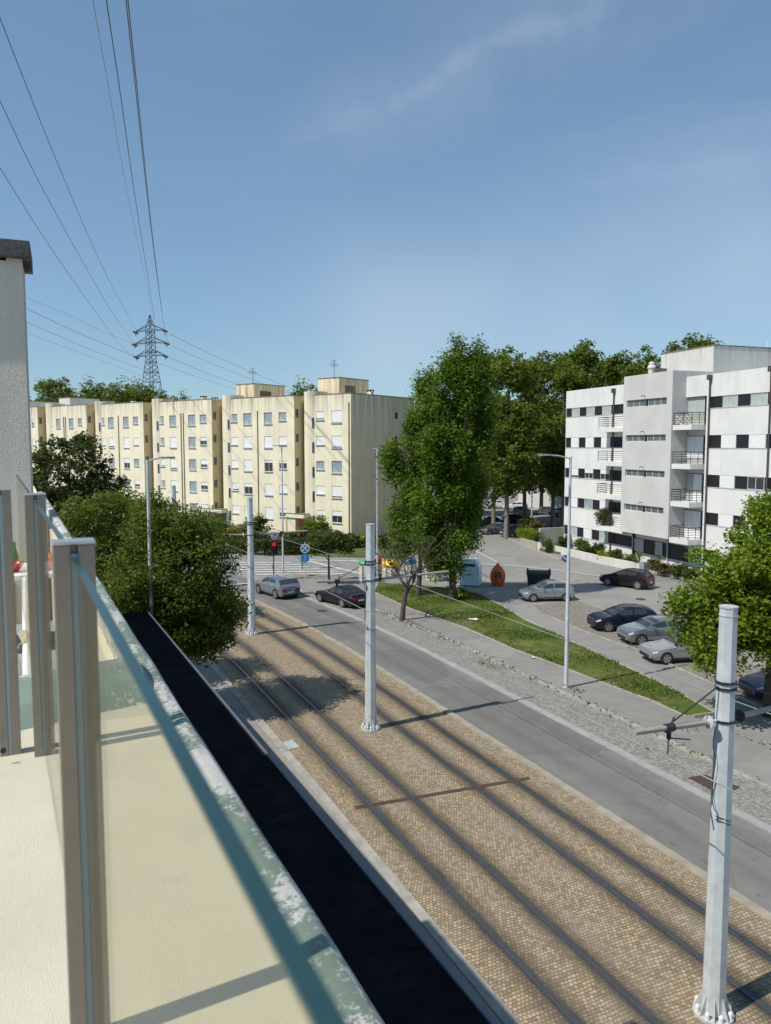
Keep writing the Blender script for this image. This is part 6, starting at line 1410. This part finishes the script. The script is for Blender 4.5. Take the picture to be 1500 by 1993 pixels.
def car(kind, paintm, label, loc, heading, group='parked cars', rimm='rim', tail=True, glow=False):
    S = SPEC[kind]; Lc, Wc = S['L'], S['W']; tp, shd = S['top'], S['sh']; zb = .2
    fi = lambda tab, s: float(np.interp(s, [q[0] for q in tab], [q[1] for q in tab]))
    def sec(s):
        zt, zs_ = fi(tp, s), fi(shd, s); zs_ = min(zs_, zt - .015)
        e = max(0, (.55 - s) / .55, (s - (Lc - .5)) / .5); w_ = Wc * (1 - .17 * e ** 2.2); gh = zt - zs_
        wt = w_ * .955 - .34 * max(0, gh - .06); zb2 = zb + (.10 if s < .1 or s > Lc - .08 else .0)
        return [(0, zb2), (w_ * .86, zb2), (w_ * .97, zb2 + .10), (w_, zb2 + .42 * (zs_ - zb2)), (w_ * .985, zs_ - .08 * min(1, (zs_ - zb2) * 2)), (w_ * .955, zs_), (wt, zs_ + .84 * gh), (wt * .82, zt - .004), (0, zt + .015)]
    def pt(s, v, side=1):
        q = sec(s); i = min(7, int(v)); f_ = v - i; y = q[i][0] * (1 - f_) + q[i + 1][0] * f_; z = q[i][1] * (1 - f_) + q[i + 1][1] * f_
        return Vector((Lc / 2 - s, side * y, z))
    t = thing('parked_car', label, 'car', loc, math.atan2(heading.y, heading.x), group)
    st = sorted(set([round(q[0], 3) for q in tp] + [round(q[0], 3) for q in shd] + [.03, .25, 2.0, 2.9, Lc - .25, Lc - .02]))
    st = [s for i, s in enumerate(st) if i == 0 or s - st[i - 1] > .012]
    mb = MB(); n = 16; vs = []
    for s in st:
        q = sec(s); x = Lc / 2 - s
        vs += [(x, y, z) for y, z in q] + [(x, -y, z) for y, z in q[7:0:-1]]
    mb.add(vs, [(i * n + k, i * n + (k + 1) % n, (i + 1) * n + (k + 1) % n, (i + 1) * n + k) for i in range(len(st) - 1) for k in range(n)] + [tuple(range(n)), tuple((len(st) - 1) * n + k for k in range(n))])
    mb.build('body', paintm, t, smooth=32)
    def patch(name, ss, vv, mm, side=1, off=.007, parent=t):
        g = []
        for s in ss:
            for v in vv:
                sd = side
                if v > 8: v2, sd = 16 - v, -side
                else: v2 = v
                p = pt(s, v2, sd); e = 1e-2; a = pt(s + e, v2, sd) - pt(s - e, v2, sd); b = pt(s, min(8, v2 + e), sd) - pt(s, max(0, v2 - e), sd); nn = a.cross(b)
                if nn.length < 1e-9: nn = Vector((0, sd, .3))
                nn.normalize()
                if nn.dot(Vector((0, p.y, p.z - .6))) < 0: nn = -nn
                if v2 >= 7.99: nn = Vector((nn.x, 0, abs(nn.z))).normalized()
                g.append(p + nn * off)
        m_ = len(vv); mb = MB(); mb.add(g, [(i * m_ + k, i * m_ + k + 1, (i + 1) * m_ + k + 1, (i + 1) * m_ + k) for i in range(len(ss) - 1) for k in range(m_ - 1)]); return mb.build(name, mm, parent, smooth=True)
    lin = lambda a, b, k: [a + (b - a) * i / (k - 1) for i in range(k)]
    patch('windscreen', lin(*S['ws'], 4), [6.12, 6.6, 7, 8, 9, 9.4, 9.88], 'cglass')
    patch('rear_window', lin(*S['rw'], 3), [6.25, 6.6, 7, 8, 9, 9.4, 9.75], 'cglass')
    for sd in (1, -1):
        for (a, b) in S['sw']: patch('side_window', lin(a, b, 6), [5.14, 5.5, 5.92], 'cglass', sd)
        patch('headlight', [.06, .16, .34], [4.05, 4.5, 5.0, 5.6], 'clear_lens', sd)
        patch('tail_light', [Lc - .30, Lc - .12, Lc - .045], [3.9, 4.4, 5.0], 'red_lens', sd, .009)
        w_ = sec(Lc)[4][0]; zz = sec(Lc - .05)[5][1]
        mb = MB(); mb.box((-Lc / 2 - .012, min(sd * w_ * .62, sd * w_ * 1.0), zz - .24), (-Lc / 2 + .03, max(sd * w_ * .62, sd * w_ * 1.0), zz - .07)); mb.build('tail_light', 'red_lens', t, bevel=.01)
        s0 = S['sw'][0][0] + .06; p = pt(s0, 5.25, sd); mb = MB(); mb.cbox((p.x, p.y + sd * .09, p.z + .03), (.12, .19, .13)); mb.build('mirror', paintm, t, bevel=.03)
        patch('sill_trim', lin(S['wh'][0] + S['r'] + .05, S['wh'][1] - S['r'] - .05, 3), [1.6, 2.0, 2.15], 'blackplastic', sd, .006)
        mb = MB()
        for (a, b) in S['sw'][:2]: p = pt(b - .12, 4.55, sd); mb.cbox((p.x, p.y + sd * .012, p.z), (.17, .03, .03))
        mb.build('door_handle', paintm if kind != 'hatch' else 'blackplastic', t)
        for (a, b) in S['sw'][:2]:
            patch('door_seam', [b + .03, b + .045], [2.2, 3.0, 4.0, 4.7, 5.0], 'blackplastic', sd, .003)
    wl = sec(Lc)[3][0]
    mb = MB(); mb.box((-Lc / 2 - .02, -wl * .9, .27), (-Lc / 2 + .03, wl * .9, .42)); mb.build('rear_bumper_trim', 'blackplastic', t, bevel=.015)
    mb = MB(); mb.box((Lc / 2 - .03, -wl * .7, .27), (Lc / 2 + .012, wl * .7, .46)); mb.build('front_grille', 'blackplastic', t, bevel=.015)
    pz = .56 if kind not in ('saloon',) else .60
    mb = MB(); mb.box((-Lc / 2 - .016, -.26, pz - .055), (-Lc / 2 + .01, .26, pz + .055)); mb.build('number_plate', 'plate', t)
    if kind in ('suv',):
        mb = MB(); mb.box((-Lc / 2 - .014, -wl * .6, .86), (-Lc / 2 + .03, wl * .6, .93)); mb.build('light_bar', 'red_lens', t)
    r = S['r']
    for s in S['wh']:
        for sd in (1, -1):
            x = Lc / 2 - s; w_ = max(sec(s)[3][0], sec(s)[2][0])
            mb = MB(); nn = 20; ra = r * 1.17
            vs = [(x, sd * (w_ + .004), r)] + [(x + ra * math.cos(2 * math.pi * k / nn), sd * (w_ + .004), max(.10, r + ra * math.sin(2 * math.pi * k / nn))) for k in range(nn)]
            mb.add(vs, [(0, 1 + k, 1 + (k + 1) % nn) for k in range(nn)]); mb.build('wheel_arch', 'blackplastic', t)
            mb = MB(); mb.lathe([(r * .62, .012), (r * .93, .02), (r, -.02), (r, -.18), (r * .9, -.2), (.05, -.2)], 24, (0, 0, 0), 'y')
            mb.v = [(p[0] + x, sd * (p[1] + w_ + .006), p[2] + r) for p in mb.v]; o = mb.build('wheel', 'tyre', t, smooth=True)
            mb = MB(); q = []
            for k in range(5):
                a = 2 * math.pi * k / 5 + .3; T = lambda v, a=a: (x + v[0] * math.cos(a) - v[2] * math.sin(a), sd * (w_ + .022 + v[1]), r + v[0] * math.sin(a) + v[2] * math.cos(a))
                mb.add([T((.0, 0, -.05)), T((r * .62, 0, -.045)), T((r * .62, 0, .045)), T((.0, 0, .05))], [(0, 1, 2, 3)])
            nn = 24
            for k in range(nn):
                a, b = 2 * math.pi * k / nn, 2 * math.pi * (k + 1) / nn; f1, f2 = r * .57, r * .68
                mb.add([(x + f1 * math.cos(a), sd * (w_ + .023), r + f1 * math.sin(a)), (x + f2 * math.cos(a), sd * (w_ + .024), r + f2 * math.sin(a)), (x + f2 * math.cos(b), sd * (w_ + .024), r + f2 * math.sin(b)), (x + f1 * math.cos(b), sd * (w_ + .023), r + f1 * math.sin(b))], [(0, 1, 2, 3)])
            mb.build('rim', rimm, o)
    return t
def at(px, py, back=.85):
    p = G(px, py); v = Vector((p.x, p.y, 0)).normalized(); return p + v * back
SH = Vector((-.16, 1, 0))
c = at(539, 1162, .9); car('suv', 'p_silver', 'silver suv seen from behind, waiting on the road at the zebra crossing', c, Vector((-.22, 1, 0)), None)
c = at(664, 1180, .8); c.z = .05; car('saloon', 'p_black', 'black saloon seen from behind, parked on the setts at the pavement corner', c, Vector((-.30, 1, 0)))
car('hatch', 'p_silver2', 'small silver hatchback side-on behind the right street lamp, in front of the dumpster', at(1063, 1171), cam_dir(-1, -.10))
car('modern', 'p_black', 'black hatchback seen from behind, parked across from the bays by the garden wall', at(1219, 1144), cam_dir(-.74, .67))
car('modern', 'p_navy', 'dark navy hatchback, first in the row of bays under the bright tree', at(1211, 1229), cam_dir(-1, -.10))
car('modern', 'p_silver', 'silver hatchback parked between the navy car and the low silver car', at(1274, 1255), cam_dir(-1, -.14))
car('saloon', 'p_silver2', 'low silver car half covered by the bright tree, nearest car in the bays', at(1330, 1290), cam_dir(-1, -.16))
car('hatch', 'p_blue', 'dark car in the shade behind the trunk of the bright tree', at(1530, 1365), cam_dir(-1, -.1))
# far car park
car('wagon', 'p_grey', 'grey station wagon behind the pale plane trunk', at(1006, 1045), cam_dir(.9, .35))
car('hatch', 'p_silver', 'silver car left of the pale plane trunk, front lit by the sun', at(962, 1040), cam_dir(-.9, -.4))
car('saloon', 'p_black', 'black saloon in deep shade under the plane trees', at(950, 1024), cam_dir(-1, .1))
car('suv', 'p_black', 'black suv in the shade behind the grey station wagon', at(1004, 1022), cam_dir(1, .1))
car('modern', 'p_navy', 'dark blue car under the trees beside the slim dark lamp post', at(1034, 1031), cam_dir(.9, .4))
car('hatch', 'p_grey', 'grey car in the far sunny row, behind the second plane trunk', at(1018, 1003), cam_dir(1, .05))
car('saloon', 'p_silver', 'silver saloon in the far sunny row right of the grey car', at(1056, 1002), cam_dir(-1, .05))
car('modern', 'p_blue', 'blue car at the right end of the far sunny row', at(1090, 1005), cam_dir(-.8, -.6))
car('suv', 'p_white', 'white car in the farthest row seen through the leaves', at(968, 990), cam_dir(1, .1))
car('wagon', 'p_white', 'white van-like car at the far left of the sunny row', at(1002, 992), cam_dir(-1, .2))
# ------------------------------------------------------------------ person and dog
def skin_obj(name, verts, edges, radii, mm, parent, sub=1):
    me = bpy.data.meshes.new(name); me.from_pydata(verts, edges, []); o = bpy.data.objects.new(name, me); COL.objects.link(o); o.parent = parent
    o.modifiers.new('skin', 'SKIN')
    if len(me.skin_vertices) == 0: me.attributes
    sv = me.skin_vertices[0].data
    for i, r_ in enumerate(radii): sv[i].radius = (r_, r_) if isinstance(r_, (int, float)) else r_
    sv[0].use_root = True
    s_ = o.modifiers.new('sub', 'SUBSURF'); s_.levels = sub; s_.render_levels = sub; me.materials.append(M[mm]); return o
p = G(442.5, 1086.5); t = thing('person', 'person in grey-blue shirt and navy shorts standing at the zebra crossing with a dog', 'person', p, facing(p) + .5)
V = []; E = []; Rr = []
def nd(x, y, z, r_, par=None):
    V.append((x, y, z)); Rr.append(r_)
    if par is not None: E.append((par, len(V) - 1))
    return len(V) - 1
pel = nd(0, 0, .95, (.15, .11)); ch = nd(0, .0, 1.18, (.14, .10), pel); sh_ = nd(0, .01, 1.40, (.15, .09), ch); nk = nd(0, .0, 1.50, .055, sh_); hd0 = nd(0, -.01, 1.58, (.075, .085), nk); hd1 = nd(0, -.015, 1.66, (.08, .095), hd0); hd2 = nd(0, -.01, 1.73, (.06, .07), hd1)
nose = nd(0, -.115, 1.635, .014, hd1)
for sd in (1, -1):
    e1 = nd(sd * .19, .01, 1.39, .055, sh_); e2 = nd(sd * .24, .03, 1.12, .042, e1); bend = .05 if sd < 0 else -.12
    e3 = nd(sd * .27, bend * .4, .89, .03, e2); pm = nd(sd * .275, bend * .5, .82, (.022, .036), e3)
    for k, (dy, ln) in enumerate(((-.032, .062), (-.012, .078), (.010, .074), (.030, .058))):
        a = nd(sd * .276, bend * .5 + dy, .765, .0095, pm); nd(sd * .262, bend * .5 + dy * 1.1, .765 - ln, .008, a)
    th_ = nd(sd * .26, bend * .5 - .055, .80, .011, pm); nd(sd * .255, bend * .5 - .075, .755, .009, th_)
    hp = nd(sd * .095, .0, .86, .085, pel); kn = nd(sd * .11, -.02 if sd > 0 else .02, .50, .055, hp); an = nd(sd * .115, .02 if sd > 0 else .06, .09, .035, kn); nd(sd * .12, -.12 if sd > 0 else -.07, .035, (.04, .028), an)
skin_obj('body', V, E, Rr, 'skin', t)
mb = MB(); mb.tube([(0, 0, .92), (0, 0, 1.1), (0, 0, 1.3), (0, .01, 1.42), (0, .01, 1.47)], [.185, .175, .185, .17, .075], 12)
for sd in (1, -1): mb.tube([(sd * .13, .01, 1.41), (sd * .2, .015, 1.33), (sd * .235, .02, 1.18)], [.085, .075, .068], 8)
mb.v = [(x, y * .78, z) for x, y, z in mb.v]; mb.build('shirt', 'shirt', t, smooth=True)
mb = MB(); mb.tube([(0, 0, .82), (0, 0, .95)], [.18, .178], 12)
for sd in (1, -1): mb.tube([(sd * .09, 0, .88), (sd * .11, -.01, .56)], [.105, .10], 10)
mb.v = [(x, y * .85, z) for x, y, z in mb.v]; mb.build('shorts', 'shorts', t, smooth=True)
mb = MB(); mb.tube([(0, .03, 1.60), (0, .02, 1.68), (0, .0, 1.76), (0, 0, 1.79)], [.085, .105, .085, .03], 12); mb.build('hair', 'hair', t, smooth=True)
for sd in (1, -1):
    mb = MB(); y = .0 if sd > 0 else .04; mb.tube([(sd * .117, y + .05, .035), (sd * .12, y - .08, .04), (sd * .122, y - .17, .028)], [.045, .05, .032], 8); mb.build('shoe', 'shoe', t, smooth=True)
p = G(456, 1087.5); t = thing('dog', 'small fluffy white dog standing beside the person in shorts', 'dog', p, facing(p) + .2)
V = []; E = []; Rr = []
b0 = nd(0, 0, .36, .10); b1 = nd(.17, 0, .36, .095, b0); b2 = nd(.30, 0, .37, .10, b1); bm_ = nd(-.15, 0, .355, .12, b0); nk = nd(-.27, 0, .44, .085, bm_); hd = nd(-.35, 0, .52, .075, nk); mz = nd(-.44, 0, .49, .038, hd); nd(-.485, 0, .485, .028, mz)
for sd in (1, -1):
    nd(-.33, sd * .06, .58, .022, hd)
    f1 = nd(-.17, sd * .07, .24, .042, bm_); f2 = nd(-.18, sd * .07, .12, .028, f1); f3 = nd(-.175, sd * .07, .04, .026, f2); nd(-.205, sd * .07, .022, .028, f3)
    h1 = nd(.26, sd * .075, .25, .058, b2); h2 = nd(.31, sd * .075, .135, .03, h1); h3 = nd(.29, sd * .075, .045, .025, h2); nd(.26, sd * .075, .022, .027, h3)
tl = nd(.40, 0, .44, .035, b2); nd(.46, 0, .55, .03, tl)
skin_obj('body', V, E, Rr, 'dogfur', t)
